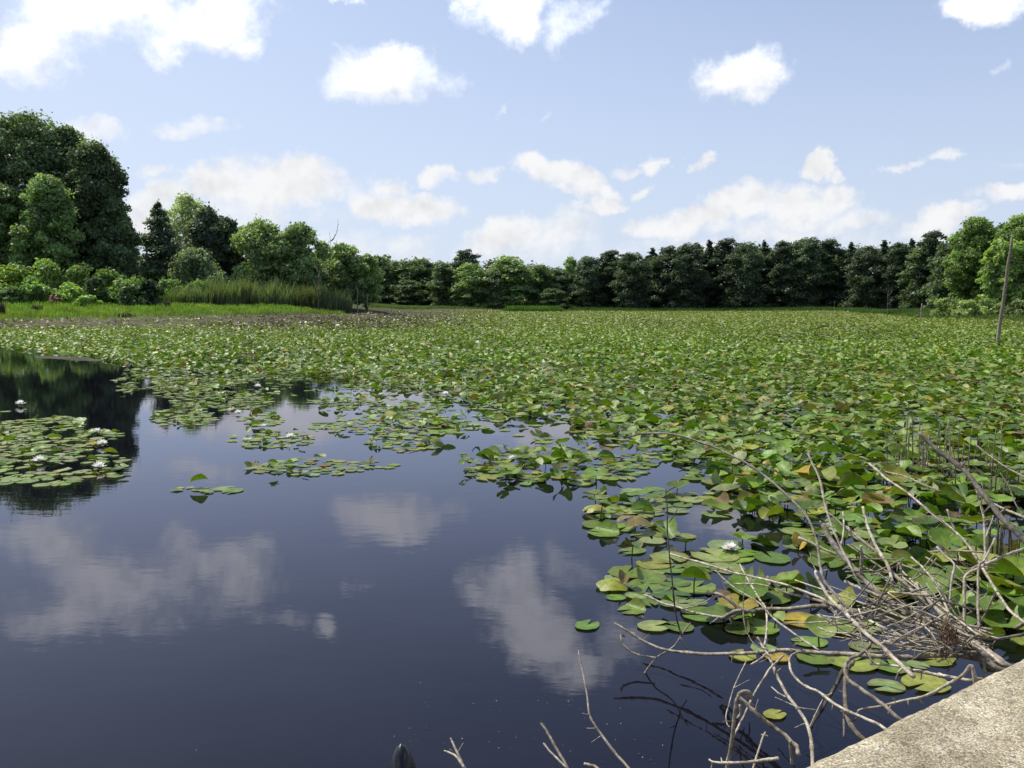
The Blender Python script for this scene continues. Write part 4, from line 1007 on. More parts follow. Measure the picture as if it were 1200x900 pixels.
def bare_tree(px, depth, top_py, label, seed, tone, nbr, r0=.011, spread=1.0, name='dead_tree', lean=0.0, group=None):
    rng = np.random.default_rng(seed); H = height_for(px, depth, top_py); e = empty(name, (0, 0, 0)); A = Acc()
    zz = np.linspace(-.4, H, 10); P = np.stack([np.cumsum(rng.normal(0, .009 * H, 10)) + lean * zz, np.cumsum(rng.normal(0, .009 * H, 10)), zz], -1)
    v, f = tube(catmull(P, 3), np.linspace(r0 * H + .03, .015, 28), 7, .08, rng); A.add(v, f, tone)
    A.build('trunk', M_DEAD, e)
    for k in range(nbr):
        i = int(rng.integers(4, 9)); st = P[i]; a = rng.uniform(0, 6.28); L = H * rng.uniform(.08, .24) * spread
        q1 = st + np.array((math.cos(a) * L * .5, math.sin(a) * L * .5, L * .35)); q2 = st + np.array((math.cos(a) * L * .8, math.sin(a) * L * .8, L * 1.0))
        A2 = Acc(); v, f = tube(catmull([st, q1, q2], 4), np.linspace(.05, .012, 9), 5); A2.add(v, f, tone)
        for _ in range(3):
            s = q1 + (q2 - q1) * rng.random(); v, f = tube([s, s + rng.normal(0, L * .15, 3) + np.array((0, 0, L * .25))], [.02, .008], 4); A2.add(v, f, tone)
        A2.build('limb', M_DEAD, e)
    place(e, px, depth); return tag(e, label, 'dead tree', group)
bare_tree(386, 108, 272, 'bare dead tree with thin upright twigs behind the reeds', 31, (.22, .21, .19), 9, .0035)
bare_tree(372, 104, 304, 'forked bleached dead trunk left of the bare dead tree', 32, (.5, .48, .44), 4, .0035, spread=1.6)
for k, (px, tp, tn, lb) in enumerate([(412, 336, .5, 'leftmost dead stub at the right end of the reeds'), (419, 331, .9, 'tallest pale dead stub at the right end of the reeds'), (431, 344, 1.0, 'lone pale stub right of the dead stubs by the reeds'), (405, 345, .4, 'short dark stub at the reed edge')]):
    bare_tree(px, 112, tp, lb, 40 + k, (tn,) * 3, 1, .02, .5, 'dead_stub', group='dead stubs by the reeds')
bare_tree(1041, 112, 332, 'thin forked dead snag in front of the dark wood at right', 51, (.55, .5, .46), 3, .009, 1.2)
bare_tree(978, 158, 352, 'tiny pale snag at the foot of the dark wood', 52, (.8, .75, .7), 2)

# the far wood
FD = 176.0
protos = {}
def proto(kind, seed):
    spec = {'round': ('leafy_tree', 13, 8.5, 'oval', (.060, .088, .050), 5200, .34, 30, .01), 'tall': ('leafy_tree', 15, 7, 'oval', (.050, .076, .044), 5000, .34, 30, .02),
            'pine': ('pine_tree', 15, 5.5, 'cone', (.044, .066, .042), 3800, .33, 30, .06), 'light': ('leafy_tree', 12, 8, 'oval', (.125, .18, .075), 5200, .33, 30, .01), 'mid': ('leafy_tree', 12, 8, 'broad', (.085, .125, .058), 5000, .33, 28, .01)}[kind]
    nm, H, W, st, bs, n, ls, nb, cb = spec
    return build_tree(nm, H, W, st, bs, n, ls, seed, nb=nb, cb=cb)
far_used = {}
def far_tree(kind, var, px, depth, top_py, wpx, label, group='trees along the edge of the far wood'):
    key = (kind, var)
    if key not in protos: protos[key] = proto(kind, 100 + 7 * len(protos)); e = protos[key]
    else: e = copy_tree(protos[key])
    H = height_for(px, depth, top_py); W = wpx / F * depth
    x = (px - 600) / F * depth; e.location = (x, depth, tz(x, depth)); e.scale = (W / e['W'], W / e['W'], H / e['H']); e.rotation_euler = (0, 0, px * .37)
    return tag(e, label, 'tree', group)
D_ = lambda px: 196 if px < 520 else (np.interp(px, [520, 700, 960, 1060, 1110, 1200], [180, 180, 178, 160, 130, 118]))
front = [ # kind, variant, px, top, width, depth offset, label
 ('mid', 0, 446, 300, 34, 0, 'first tree right of the reeds at the left end of the far wood'), ('mid', 0, 470, 306, 40, 4, 'second tree in from the left end of the far wood'), ('mid', 1, 494, 303, 36, 3, 'third tree in from the left end of the far wood'),
 ('mid', 0, 478, 328, 34, -6, 'low rounded bush-like tree before the left end of the far wood'), ('mid', 1, 522, 308, 32, -2, 'mid-green tree left of the light trees in the far wood'), ('tall', 0, 546, 292, 34, 8, 'dark tree standing highest behind the light trees'),
 ('light', 0, 553, 308, 42, -4, 'left light-green tree at the centre of the far shore'), ('light', 1, 595, 300, 50, -3, 'widest light-green tree at the centre of the far shore'), ('mid', 0, 580, 318, 26, -6, 'low tree between the two light-green trees of the far shore'),
 ('mid', 1, 632, 310, 36, 0, 'mid-green tree right of the widest light-green tree'), ('round', 0, 655, 316, 34, 3, 'lowest tree in the dip of the treeline'), ('light', 1, 668, 301, 22, 6, 'thin airy tree standing alone in the dip of the treeline'), ('mid', 0, 646, 338, 30, -8, 'small green tree behind the grass islet'),
 ('round', 1, 690, 300, 40, 0, 'first dark tree right of the airy tree'), ('tall', 1, 716, 293, 36, 2, 'second dark tree right of the airy tree'), ('round', 0, 740, 296, 40, -4, 'third dark tree right of the airy tree'), ('pine', 0, 763, 290, 28, 3, 'first pointed pine right of the airy tree'),
 ('tall', 0, 782, 288, 36, 0, 'dark tree right of the first pointed pine'), ('round', 1, 806, 284, 42, -3, 'broad dark tree left of the middle of the dark wood'), ('pine', 1, 829, 281, 28, 2, 'second pointed pine of the dark wood'), ('tall', 1, 850, 279, 38, 0, 'tall dark tree right of the second pointed pine'),
 ('round', 0, 872, 284, 42, -5, 'broad dark tree in front at the middle of the dark wood'), ('pine', 0, 893, 281, 26, 3, 'third pointed pine of the dark wood'), ('tall', 0, 915, 282, 36, 0, 'dark tree right of the third pointed pine'), ('round', 1, 940, 278, 48, -2, 'highest broad dark tree of the dark wood'),
 ('tall', 1, 968, 280, 38, 2, 'dark tree right of the highest broad one'), ('pine', 1, 994, 284, 26, 3, 'fourth pointed pine of the dark wood'), ('round', 0, 1014, 288, 40, -2, 'dark broad tree behind the thin forked snag'), ('pine', 0, 1032, 281, 26, 4, 'fifth pointed pine of the dark wood'),
 ('tall', 0, 1050, 284, 34, 0, 'dark tree behind the short white post'), ('pine', 1, 1064, 280, 24, 5, 'sixth pointed pine of the dark wood'), ('tall', 1, 1090, 270, 34, 12, 'dark pine-like tree standing above the right end of the dark wood'), ('mid', 1, 1078, 290, 40, 6, 'mid-green tree between the dark wood and the light trees at right'),
 ('mid', 0, 1104, 285, 34, 4, 'mid-green tree just behind the light trees at right')]
for (k, v, px, tp, w, do, lb) in front: far_tree(k, v, px, float(D_(px)) + do, tp, w * (1.7 if k == 'pine' else 1.45), lb)
G = 'light trees at the right'
tree_at('leafy_tree', 'big light-green tree at right, left of the leaning pole', 1140, 112, 254, 66, 'oval', (.13, .195, .06), 11000, .34, 61, G, nb=54, cb=.02)
tree_at('leafy_tree', 'light-green tree cut by the right border behind the leaning pole', 1192, 108, 252, 70, 'oval', (.14, .205, .065), 11000, .34, 62, G, nb=54, cb=.02)
tree_at('leafy_tree', 'lower light-green tree between the two big ones at right', 1168, 106, 282, 50, 'broad', (.15, .22, .065), 6000, .32, 63, G, nb=34, cb=.02)
tree_at('leafy_tree', 'dark tree peeping between the light trees at right', 1170, 122, 262, 60, 'oval', DK, 5000, .38, 64, G, nb=36, cb=.02)
tree_at('leafy_tree', 'light-green tree beyond the right border', 1245, 106, 256, 70, 'oval', (.14, .20, .065), 6000, .36, 65, G, nb=40, cb=.02)

# wood behind the edge trees: reads as one mass
A_v, A_q, A_c, nn = [], [], [], 0
rf = np.random.default_rng(77)
SIL = ([300, 430, 480, 530, 580, 640, 672, 700, 760, 830, 870, 940, 1000, 1050, 1080, 1120, 1200, 1300], [300, 299, 300, 299, 303, 312, 312, 300, 293, 286, 284, 283, 287, 286, 286, 280, 275, 275])
for k in range(190):
    px = rf.uniform(330, 1320); dep = float(D_(min(px, 1200))) + rf.uniform(9, 26); top = np.interp(px, *SIL) + rf.uniform(0, 8)
    H = height_for(px, dep, top); x = (px - 600) / F * dep; z0 = tz(x, dep); W = rf.uniform(4.5, 7.5); bl = []
    for j in range(14):
        s = rf.uniform(.08, .95) if j < 9 else rf.uniform(.03, .3); a = rf.uniform(0, 6.28); r = W * .5 * envelope('oval', s) * .6
        bl.append((np.array((x + r * math.cos(a), dep + r * math.sin(a), z0 + H * s * .93)), np.array((W * .26,) * 3), rf.uniform(.7, 1.2)))
    V, Q, c = crown_leaves(bl, 1600, .46, (.052, .076, .046) if px > 520 else (.075, .11, .056), rf)
    A_v.append(V); A_q.append(Q + nn); A_c.append(c); nn += len(V)
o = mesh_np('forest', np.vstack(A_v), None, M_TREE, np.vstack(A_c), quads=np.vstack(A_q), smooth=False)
tag(o, 'dark wood massed behind the trees of the far shore', 'wood', kind='stuff')

# bushes
def bush(px, depth, top_py, wpx, base, label, seed, n=1500, ls=.2, group='bushes on the left bank', name='bush', dark_in=0):
    rng = np.random.default_rng(seed); x = (px - 600) / F * depth; z0 = tz(x, depth); H = max(.6, at(px, top_py, depth)[2] - z0); W = wpx / F * depth * 1.18
    e = empty(name, (x, depth, z0)); bl = []
    for k in range(30):
        s = rng.uniform(.06, .95) if k > 8 else rng.uniform(.05, .4); a = rng.uniform(0, 6.28); w = W / 2 * envelope('dome', s) * .74 * rng.uniform(.3, 1); br = min(W, H * 1.6) * rng.uniform(.10, .20)
        bl.append((np.array((w * math.cos(a), w * math.sin(a) * .7, max(br * .5, H * s - br * .6))), np.array((br, br, br * .85)), rng.uniform(.7, 1.25)))
    V, Q, c = crown_leaves(bl, n, ls, base, rng)
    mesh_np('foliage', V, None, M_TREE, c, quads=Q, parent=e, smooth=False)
    T = Acc()
    for b in bl[:8]:
        v, f = tube(catmull([(0, 0, -.1), b[0] * .55 + np.array((0, 0, .1)), b[0]], 3), np.linspace(.04, .015, 7), 5); T.add(v, f, (1, 1, 1))
    T.build('stems', M_BARK, e)
    return tag(e, label, 'bush', group)
YG = (.155, .23, .058); BG = (.115, .185, .055)
for k, a in enumerate([(-25, 92, 308, 70, YG, 'bright-green bush cut off by the left border'), (22, 93, 304, 56, YG, 'yellow-green bush at the foot of the tallest left tree'), (58, 93, 303, 50, YG, 'yellow-green bush second in from the left border'),
     (92, 93, 305, 50, BG, 'bright bush under the lighter left tree'), (130, 94, 314, 44, BG, 'bush under the right end of the big left trees'), (44, 89, 322, 50, BG, 'low front bush near the left border'), (85, 88.5, 331, 44, YG, 'low yellow-green front bush above the reddish patch'),
     (118, 90, 322, 34, (.035, .06, .025), 'dark-green bush between the yellow-green ones'), (150, 91, 318, 46, BG, 'bright bush left of the darkest bush'), (177, 90, 324, 34, (.03, .05, .025), 'darkest rounded bush near the layered pine'), (155, 89, 334, 36, (.06, .10, .04), 'grey-green bush in front of the darkest bush'),
     (203, 97, 326, 48, BG, 'bright bush left of the reeds under the layered pine'), (238, 99, 328, 48, BG, 'bright bush behind the left part of the reeds'), (70, 87.5, 343, 22, (.15, .095, .075), 'reddish-brown low bush at the grass edge'), (12, 88, 334, 44, (.08, .13, .05), 'tall weedy bush at the left border'),
     (104, 87, 344, 30, YG, 'small light-green bush right of the reddish one'), (225, 96, 340, 30, (.035, .065, .025), 'small dark bush at the left end of the reeds')]):
    bush(*a, 200 + k, n=3000 if a[3] > 40 else 1800)
G = 'bushes at the right shore'
for k, a in enumerate([(1108, 101, 348, 34, (.18, .24, .09), 'left rounded pale bush at the right shore'), (1135, 99, 350, 40, (.19, .25, .095), 'broad pale bush left of the leaning pole'), (1160, 100, 346, 36, (.16, .225, .08), 'pale bush just left of the leaning pole'),
     (1192, 98, 352, 46, (.12, .155, .08), 'grey-green bush right of the leaning pole'), (1230, 97, 346, 50, (.09, .14, .05), 'bush past the right border')]):
    bush(*a, 240 + k, n=1900, ls=.19, group=G)

# ------------------------------------------------------------------ blades: reeds, grass, stalks (nobody could count them)
def blades(name, px, depth, h, w, cols, label, cat, kind='stuff', lean=.18, mat=None):
    n = len(px); x = (px - 600) / F * depth; z = terrain_z(x, depth) - .05
    r = RNG; a = r.uniform(0, PI, n); ca, sa = np.cos(a) * w / 2, np.sin(a) * w / 2; lx, ly = r.normal(0, lean, n) * h, r.normal(0, lean, n) * h
    p0 = np.stack([x - ca, depth - sa, z], -1); p1 = np.stack([x + ca, depth + sa, z], -1)
    p2 = np.stack([x + ca * .8 + lx * .35, depth + sa * .8 + ly * .35, z + h * .6], -1); p3 = np.stack([x - ca * .8 + lx * .35, depth - sa * .8 + ly * .35, z + h * .6], -1)
    p4 = np.stack([x + lx, depth + ly, z + h], -1)
    V = np.stack([p0, p1, p2, p3, p4], 1).reshape(-1, 3); b = (np.arange(n) * 5)[:, None]
    T = np.concatenate([b + [0, 1, 2], b + [0, 2, 3], b + [3, 2, 4]], 0)
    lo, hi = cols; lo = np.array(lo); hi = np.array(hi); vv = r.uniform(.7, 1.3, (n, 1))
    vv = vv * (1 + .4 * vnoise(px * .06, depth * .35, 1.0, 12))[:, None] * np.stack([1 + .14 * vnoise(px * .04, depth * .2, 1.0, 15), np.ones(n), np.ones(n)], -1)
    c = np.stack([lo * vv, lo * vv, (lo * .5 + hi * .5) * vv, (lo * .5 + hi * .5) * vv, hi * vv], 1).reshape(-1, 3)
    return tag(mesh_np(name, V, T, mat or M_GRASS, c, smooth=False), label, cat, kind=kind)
n = 12000; px = RNG.uniform(196, 412, n); dp = np.interp(px, [196, 412], [93, 110]) + np.interp(px, [196, 412], [0, 0]) + RNG.uniform(-1, 8, n)
top = np.interp(px, [196, 240, 330, 345, 400, 412], [341, 328, 328, 334, 336, 346])
hh = (1.8 - (top - 354) / F * dp) - terrain_z((px - 600) / F * dp, dp)
clump = vnoise(px * .09, dp * .5, 1.0, 8)
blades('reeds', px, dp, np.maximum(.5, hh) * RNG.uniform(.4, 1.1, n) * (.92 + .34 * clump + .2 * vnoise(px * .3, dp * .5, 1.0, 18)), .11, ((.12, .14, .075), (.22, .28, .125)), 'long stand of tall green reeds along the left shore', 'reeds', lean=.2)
n = 34000; px = RNG.uniform(-120, 405, n); dp = np.interp(px, [-120, 0, 180, 300, 405], [71, 73, 81, 91, 106]) + RNG.uniform(-1, 13, n) - np.abs(RNG.normal(0, 2.2, n))
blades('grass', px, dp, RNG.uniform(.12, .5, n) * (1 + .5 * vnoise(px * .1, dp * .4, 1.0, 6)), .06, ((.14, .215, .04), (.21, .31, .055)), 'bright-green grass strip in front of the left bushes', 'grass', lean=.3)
n = 9000; px = RNG.uniform(-150, 215, n); dp = np.interp(px, [-150, 0, 180, 215], [85, 88, 91, 94]) + RNG.uniform(-1, 5, n)
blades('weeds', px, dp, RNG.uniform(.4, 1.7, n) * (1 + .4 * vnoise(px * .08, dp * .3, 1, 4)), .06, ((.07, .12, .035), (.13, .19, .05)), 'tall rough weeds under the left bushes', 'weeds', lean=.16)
def strip(p0, p1, dpt, dw, hs, lo, hi, n, label, nm='grass'):
    px = RNG.uniform(p0, p1, n); dp = np.interp(px, *dpt) + RNG.uniform(0, dw, n)
    ed = np.clip(np.minimum(px - p0, p1 - px) / (8 if nm == 'grass_islet' else 3), .25, 1)
    blades(nm, px, dp, RNG.uniform(*hs, n) * ed, .09, (lo, hi), label, 'grass', lean=.15)
strip(587, 664, ([587, 664], [158, 158]), 7, (.5, 1.25), (.06, .12, .025), (.10, .19, .04), 4200, 'bright-green grass islet at the centre of the far shore', 'grass_islet')
strip(425, 600, ([425, 520, 600], [128, 160, 172]), 14, (.2, .55), (.11, .15, .04), (.14, .20, .06), 7000, 'thin light-green grass strip at the left foot of the far wood', 'far_grass')
strip(664, 1100, ([664, 860, 960, 1040, 1100], [166, 166, 152, 122, 103]), 11, (.25, .8), (.05, .095, .025), (.08, .15, .035), 12000, 'dark-green grass strip along the foot of the dark wood', 'shore_grass')
strip(1040, 1330, ([1040, 1100, 1200, 1330], [108, 88, 78, 72]), 16, (.2, .5), (.085, .13, .035), (.12, .18, .045), 9000, 'pale marsh grass along the right shore', 'marsh_grass')
# dead stalks in the brown shallows
n = 9000; px = np.concatenate([RNG.normal(290, 60, 3500), RNG.normal(440, 80, 3500), RNG.uniform(-100, 200, 2000)])
t = (px - 600) / F
shore = np.interp(t, [-.6, -.58, -.40, -.28, -.17, -.10, 0], [55, 55, 63, 78, 98, 122, 150])
dp = shore + RNG.uniform(-16, 14, n); ok = (terrain_z(t * dp, dp) < .6) & (vnoise(px * .035, dp * .12, 1.0, 22) > -.12); px, dp = px[ok], dp[ok]; n = len(px)
blades('dead_stalks', px, dp, RNG.uniform(.05, .42, n) * (1 + .8 * vnoise(px * .05, dp * .2, 1.0, 21)), .04, ((.45, .38, .28), (.75, .65, .48)), 'brown dead stalks thinly covering the muddy shallows on the left', 'dead stalks', lean=.45, mat=M_DEAD)
# dark tussocks on the mud
for k, (px, py, w, h, lb) in enumerate([(4, 371, 7, 18, 'dark spiky tuft at the left border on the mud'), (45, 369, 14, 9, 'low dark tussock at the grass front near the left border'), (198, 367, 6, 9, 'dark stump-like tussock right of the bare mud strip'), (148, 374, 22, 6, 'wide brown tussock below the grass strip'), (65, 387, 20, 6, 'brown tussock at the water edge on the left mud')]):
    d = [74, 79, 88, 76, 57][k]; x = (px - 600) / F * d; e = empty('tussock', (x, d, tz(x, d))); A = Acc(); r2 = np.random.default_rng(300 + k)
    for j in range(90):
        a = r2.uniform(0, 6.28); rr = w / F * d * .5 * r2.random() ** .6; hgt = h / F * d * r2.uniform(.4, 1.0)
        p = np.array((rr * math.cos(a), rr * math.sin(a), -.05)); v, f = tube([p, p + (r2.normal(0, .06), r2.normal(0, .06), hgt * .6), p + (r2.normal(0, .16), r2.normal(0, .12), hgt)], [.03, .024, .008], 4); A.add(v, f, np.array((.28, .24, .2)) * r2.uniform(.5, 1.4))
    A.build('stalks', M_DEAD, e); tag(e, lb, 'tussock', 'dark tussocks on the left mud')

# ------------------------------------------------------------------ posts
def post(px0, py0, px1, py1, depth, r, label, tone, name='leaning_pole'):
    a = at(px0, py0, depth); b = at(px1, py1, depth); a2 = a + (a - b) / np.linalg.norm(a - b) * (.35 + max(0, a[2]))
    P = np.array([a2 + (b - a2) * t for t in np.linspace(0, 1, 16)]); rg = np.random.default_rng(5)
    P += np.array([[mnoise.noise(Vector((i * .4, 3, 1))) * r * .5, 0, 0] for i in range(16)])
    v, f = tube(P - a2, np.linspace(r * 1.12, r * .82, 16), 10, .05, rg)
    tn = np.concatenate([np.repeat(np.linspace(1, .8, 16), 10), [1, .9]])[:, None] * np.array(tone) * np.where(np.concatenate([np.repeat(np.linspace(0, 1, 16), 10), [0, 1]])[:, None] < .2, 1.25, 1)
    o = mesh_np(name, v, f, M_DEAD, tn); o.location = a2; return tag(o, label, 'pole')
post(1169, 400, 1186, 279, 41, .075, 'tall grey wooden pole leaning right in the lily field', (.85, .8, .72))
post(1079, 376, 1080.5, 356, 95, .09, 'short pale upright post at the far edge of the lily field', (1.2, 1.1, 1.0), 'wooden_post')

# ------------------------------------------------------------------ sky with clouds, sun, camera
SUN_AZ, SUN_EL = math.radians(-50), math.radians(54)
w = bpy.data.worlds.new('World'); scene.world = w; w.use_nodes = True
nt = w.node_tree; nt.nodes.clear(); L = nt.links
tc = N(nt, 'ShaderNodeTexCoord'); D = tc.outputs['Generated']
sky = N(nt, 'ShaderNodeTexSky', sky_type='NISHITA', sun_disc=False, sun_elevation=SUN_EL, sun_rotation=SUN_AZ, air_density=1.0, dust_density=1.6, ozone_density=1.6)
sx = N(nt, 'ShaderNodeSeparateXYZ'); L.new(D, sx.inputs[0])
az = math_n(nt, 'ARCTAN2', sx.outputs[0], sx.outputs[1]); el = math_n(nt, 'ARCSINE', sx.outputs[2])
cm = N(nt, 'ShaderNodeCombineXYZ'); L.new(az, cm.inputs[0]); L.new(el, cm.inputs[1]); cm.inputs[2].default_value = 1.0
nA = N(nt, 'ShaderNodeTexNoise', Scale=9.0, Detail=6.0, Roughness=0.62); L.new(D, nA.inputs['Vector'])
sub = N(nt, 'ShaderNodeVectorMath', operation='SUBTRACT'); L.new(nA.outputs['Color'], sub.inputs[0]); sub.inputs[1].default_value = (.5, .5, .5)
wp = N(nt, 'ShaderNodeVectorMath', operation='MULTIPLY_ADD'); L.new(sub.outputs[0], wp.inputs[0]); wp.inputs[1].default_value = (.14, .085, 0); L.new(cm.outputs[0], wp.inputs[2])
def sky_dir(px, py):
    d = ray(px, py); d = d / np.linalg.norm(d)
    return math.atan2(d[0], d[1]), math.asin(abs(d[2]))
# (px, py, rx, ry, tilt, strength); py below the horizon = seen as a reflection in the water
CLOUDS = [(448, 96, 92, 30, 0, 1.3), (470, 84, 45, 22, 0, 1.2), (872, 86, 76, 26, -5, 1.2), (895, 100, 36, 18, 0, 1.0), (226, 157, 50, 15, 0, 1.1), (104, 144, 40, 14, 0, 1.1), (100, 22, 110, 32, -6, 1.0), (220, 10, 105, 28, -6, 1.0), (25, 55, 62, 30, 0, 1.2), (203, 55, 22, 20, 0, .9),
          (590, 8, 58, 42, -25, 1.2), (680, 15, 56, 24, -20, .7), (1160, 2, 70, 22, 0, 1.3), (395, 0, 20, 8, 0, .8),
          (330, 215, 80, 30, 0, 1.4), (255, 228, 60, 24, 0, 1.2), (390, 225, 50, 22, 0, .9), (180, 240, 50, 20, 0, 1.0), (160, 262, 30, 26, 0, 1.0), (300, 250, 160, 22, 0, .7), (175, 207, 24, 8, 0, .6), (500, 250, 34, 14, 0, .8), (450, 240, 38, 20, 0, 1.2), (490, 245, 56, 16, 0, 1.2), (515, 208, 30, 18, 0, 1.2), (568, 213, 26, 12, 0, 1.0), (458, 218, 24, 10, 0, .8),
          (632, 203, 38, 18, 0, 1.3), (675, 210, 52, 20, 8, 1.2), (700, 228, 40, 14, 0, .9), (664, 225, 22, 10, 0, .8), (776, 184, 18, 14, 0, 1.3), (745, 195, 26, 8, -20, .7), (765, 222, 24, 10, -28, 1.1), (707, 244, 36, 11, -8, 1.3), (817, 187, 16, 7, -20, .8),
          (595, 272, 46, 20, -8, 1.1), (650, 275, 70, 26, 0, .9), (560, 285, 60, 18, 0, .8), (450, 275, 60, 14, 0, .6), (780, 265, 70, 18, -6, 1.2), (830, 250, 60, 20, -14, 1.2), (868, 232, 48, 24, -16, 1.3), (925, 240, 60, 26, 0, 1.2), (958, 200, 20, 15, 0, 1.3), (974, 192, 17, 17, 0, 1.3), (990, 205, 14, 10, 0, .9), (975, 235, 44, 22, 0, 1.1), (985, 262, 56, 16, 0, .8), (900, 265, 80, 14, 0, .7),
          (1090, 258, 56, 18, -16, 1.1), (1122, 244, 26, 14, -10, 1.1), (1182, 220, 40, 14, 0, 1.3), (1090, 184, 20, 9, -15, .8), (1058, 200, 26, 6, -10, .5), (1182, 184, 24, 8, 0, .6), (1172, 66, 16, 8, -40, .6), (590, 133, 12, 5, -40, .5), (648, 134, 14, 6, -35, .5), (1000, 290, 220, 16, 0, .45), (700, 295, 260, 18, 0, .55), (350, 285, 200, 22, 0, .6),
          (150, 690, 150, 62, 0, 1.1), (250, 670, 80, 36, 0, 1.0), (60, 725, 70, 30, 0, 1.0), (385, 726, 22, 16, 0, 1.1), (330, 722, 50, 12, 0, .5), (210, 622, 18, 18, 0, .6), (575, 690, 66, 48, 30, 1.1), (630, 735, 80, 62, 35, 1.4), (675, 785, 60, 38, 15, 1.2), (715, 740, 50, 44, 0, .8),
          (-180, 120, 120, 40, 0, 1.1), (-300, 250, 160, 50, 0, 1.1), (1400, 150, 120, 40, 0, 1.1), (1500, 260, 160, 40, 0, 1.1)]
cur = None; cur2 = None
def vmath(op, a, b=None, c=None):
    n = nt.nodes.new('ShaderNodeVectorMath'); n.operation = op
    for k_, x in enumerate((a, b, c)):
        if x is None: continue
        if isinstance(x, tuple): n.inputs[k_].default_value = x
        else: L.new(x, n.inputs[k_])
    return n.outputs['Value'] if op == 'DOT_PRODUCT' else n.outputs[0]
def blob_field(vec, items):
    """vec carries (azimuth, elevation, 1); each cloud is an ellipse s*(1-r^2)"""
    cur = None; src = vec
    for n_, (a, e, rx, ry, rot, s) in enumerate(items):
        if n_ and n_ % 8 == 0:   # chains the groups so that few values are alive at once
            src = vmath('MULTIPLY_ADD', cur, (1e-7, 1e-7, 1e-7), vec)
        if abs(rot) < 1e-3:
            q = vmath('MULTIPLY_ADD', src, (1 / rx, 1 / ry, 0.0), (-a / rx, -e / ry, 0.0)); r2 = vmath('DOT_PRODUCT', q, q)
        else:
            c_, s_ = math.cos(rot), math.sin(rot)
            u = vmath('DOT_PRODUCT', src, (c_ / rx, s_ / rx, -(c_ * a + s_ * e) / rx)); v = vmath('DOT_PRODUCT', src, (-s_ / ry, c_ / ry, -(-s_ * a + c_ * e) / ry))
            r2 = math_n(nt, 'MULTIPLY_ADD', u, u, math_n(nt, 'MULTIPLY', v, v))
        v = math_n(nt, 'MULTIPLY_ADD', r2, -s * .8, s * .8)
        cur = v if cur is None else math_n(nt, 'SMOOTH_MAX', cur, v, 0.3)
    return cur
items = []
for (px, py, rx, ry, rot, s) in CLOUDS:
    a, e = sky_dir(px, py); k = 1 / F * (1.0 if py < 354 else .96); rot = -rot if py < 354 else rot; s *= 1.25 if 170 < py < 300 else 1.0
    items.append((a, e, rx * k * 1.02, ry * k * 1.04, math.radians(rot), s))
rc = random.Random(5)
for k in range(12):   # the rest of the sky, outside the frame
    a = rc.uniform(.75, 2 * PI - .75); a = a if a < PI else a - 2 * PI
    items.append((a, rc.uniform(.1, .7), rc.uniform(.1, .3), rc.uniform(.04, .10), 0, 1.1))
for (a, e, rx, ry) in [(.5, .75, .3, .12), (.15, 1.0, .3, .12), (-.9, .8, .25, .1)]: items.append((a, e, rx, ry, 0, .9))
fld = blob_field(wp.outputs[0], items)
nB = N(nt, 'ShaderNodeTexNoise', Scale=20.0, Detail=6.0, Roughness=0.62); L.new(D, nB.inputs['Vector'])
dens = math_n(nt, 'ADD', fld, math_n(nt, 'MULTIPLY', math_n(nt, 'SUBTRACT', nB.outputs[0], 0.5), 1.95))
mr = N(nt, 'ShaderNodeMapRange', interpolation_type='SMOOTHSTEP'); L.new(dens, mr.inputs[0]); mr.inputs[1].default_value = .06; mr.inputs[2].default_value = 1.12
cloud = mr.outputs[0]
# shading inside the clouds: thick middles a little greyer, billows from a second noise
nC = N(nt, 'ShaderNodeTexNoise', Scale=20.0, Detail=3.0, Roughness=0.55)
off = N(nt, 'ShaderNodeVectorMath', operation='ADD'); L.new(D, off.inputs[0]); off.inputs[1].default_value = (-.006, .0, .012); L.new(off.outputs[0], nC.inputs['Vector'])
shade = math_n(nt, 'MULTIPLY_ADD', math_n(nt, 'SUBTRACT', nB.outputs[0], nC.outputs[0]), .5, 0.0)
br = math_n(nt, 'ADD', math_n(nt, 'MULTIPLY_ADD', nC.outputs[0], -.16, 1.06), shade)
br = math_n(nt, 'MINIMUM', br, 1.0)
ccol = N(nt, 'ShaderNodeCombineColor')
hi = N(nt, 'ShaderNodeMapRange', interpolation_type='SMOOTHSTEP'); L.new(el, hi.inputs[0]); hi.inputs[1].default_value = .14; hi.inputs[2].default_value = .5; hi.inputs[3].default_value = 1.0; hi.inputs[4].default_value = 2.5
br = math_n(nt, 'MULTIPLY', br, hi.outputs[0])   # thin sunlit cloud is brighter up toward the sun
for i, s in enumerate((.93, .935, .95)): L.new(math_n(nt, 'MULTIPLY', br, s), ccol.inputs[i])
SKY_K = 0.115
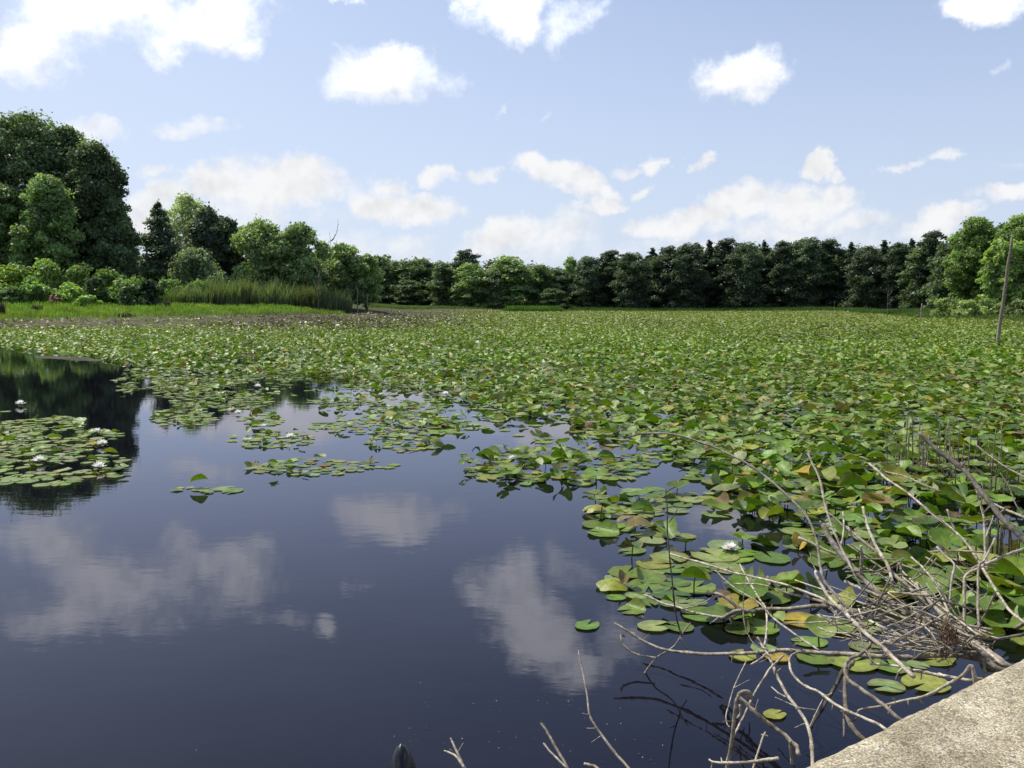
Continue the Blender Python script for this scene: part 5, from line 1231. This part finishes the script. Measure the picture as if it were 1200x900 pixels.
# haze: paler toward the horizon and toward the sun
skyc = N(nt, 'ShaderNodeVectorMath', operation='MULTIPLY'); L.new(sky.outputs[0], skyc.inputs[0]); skyc.inputs[1].default_value = (SKY_K * .84, SKY_K * .93, SKY_K * 1.15)
hz = N(nt, 'ShaderNodeMapRange'); L.new(el, hz.inputs[0]); hz.inputs[1].default_value = 0.0; hz.inputs[2].default_value = .55; hz.inputs[3].default_value = .85; hz.inputs[4].default_value = .03
sd = N(nt, 'ShaderNodeVectorMath', operation='DOT_PRODUCT'); L.new(D, sd.inputs[0]); sd.inputs[1].default_value = (math.sin(SUN_AZ) * math.cos(SUN_EL), math.cos(SUN_AZ) * math.cos(SUN_EL), math.sin(SUN_EL))
gl = math_n(nt, 'POWER', math_n(nt, 'MAXIMUM', sd.outputs['Value'], 0.0), 4.0)
hf = math_n(nt, 'ADD', hz.outputs[0], math_n(nt, 'MULTIPLY', gl, .8), clamp=True)
s1 = mixc(nt, hf, skyc.outputs[0], (.72, .815, .98))
final = mixc(nt, cloud, s1, ccol.outputs[0])
bg = N(nt, 'ShaderNodeBackground'); L.new(final, bg.inputs[0]); bg.inputs[1].default_value = 1.0
w.cycles.sampling_method = 'MANUAL'; w.cycles.sample_map_resolution = 512
ow = N(nt, 'ShaderNodeOutputWorld'); L.new(bg.outputs[0], ow.inputs[0])

sl = bpy.data.lights.new('sun', 'SUN'); sl.energy = 5.0; sl.angle = math.radians(.53); sl.color = (1.0, .955, .87)
so = bpy.data.objects.new('sun', sl); COL.objects.link(so)
S = Vector((math.sin(SUN_AZ) * math.cos(SUN_EL), math.cos(SUN_AZ) * math.cos(SUN_EL), math.sin(SUN_EL)))
so.rotation_euler = S.to_track_quat('Z', 'Y').to_euler(); so.location = S * 60

cd = bpy.data.cameras.new('camera'); co = bpy.data.objects.new('camera', cd); COL.objects.link(co)
co.location = CAM; co.rotation_euler = (PI / 2 - PITCH, 0, 0); cd.sensor_width = 36; cd.lens = F / 1200 * 36; cd.clip_start = .05; cd.clip_end = 6000
scene.camera = co
scene.view_settings.view_transform = 'Standard'; scene.view_settings.look = 'None'; scene.view_settings.exposure = 0; scene.view_settings.gamma = 1
scene.render.engine = 'CYCLES'
cy = scene.cycles; cy.max_bounces = 7; cy.diffuse_bounces = 3; cy.glossy_bounces = 3; cy.transmission_bounces = 3; cy.transparent_max_bounces = 6; cy.caustics_reflective = False; cy.caustics_refractive = False
cy.use_denoising = True
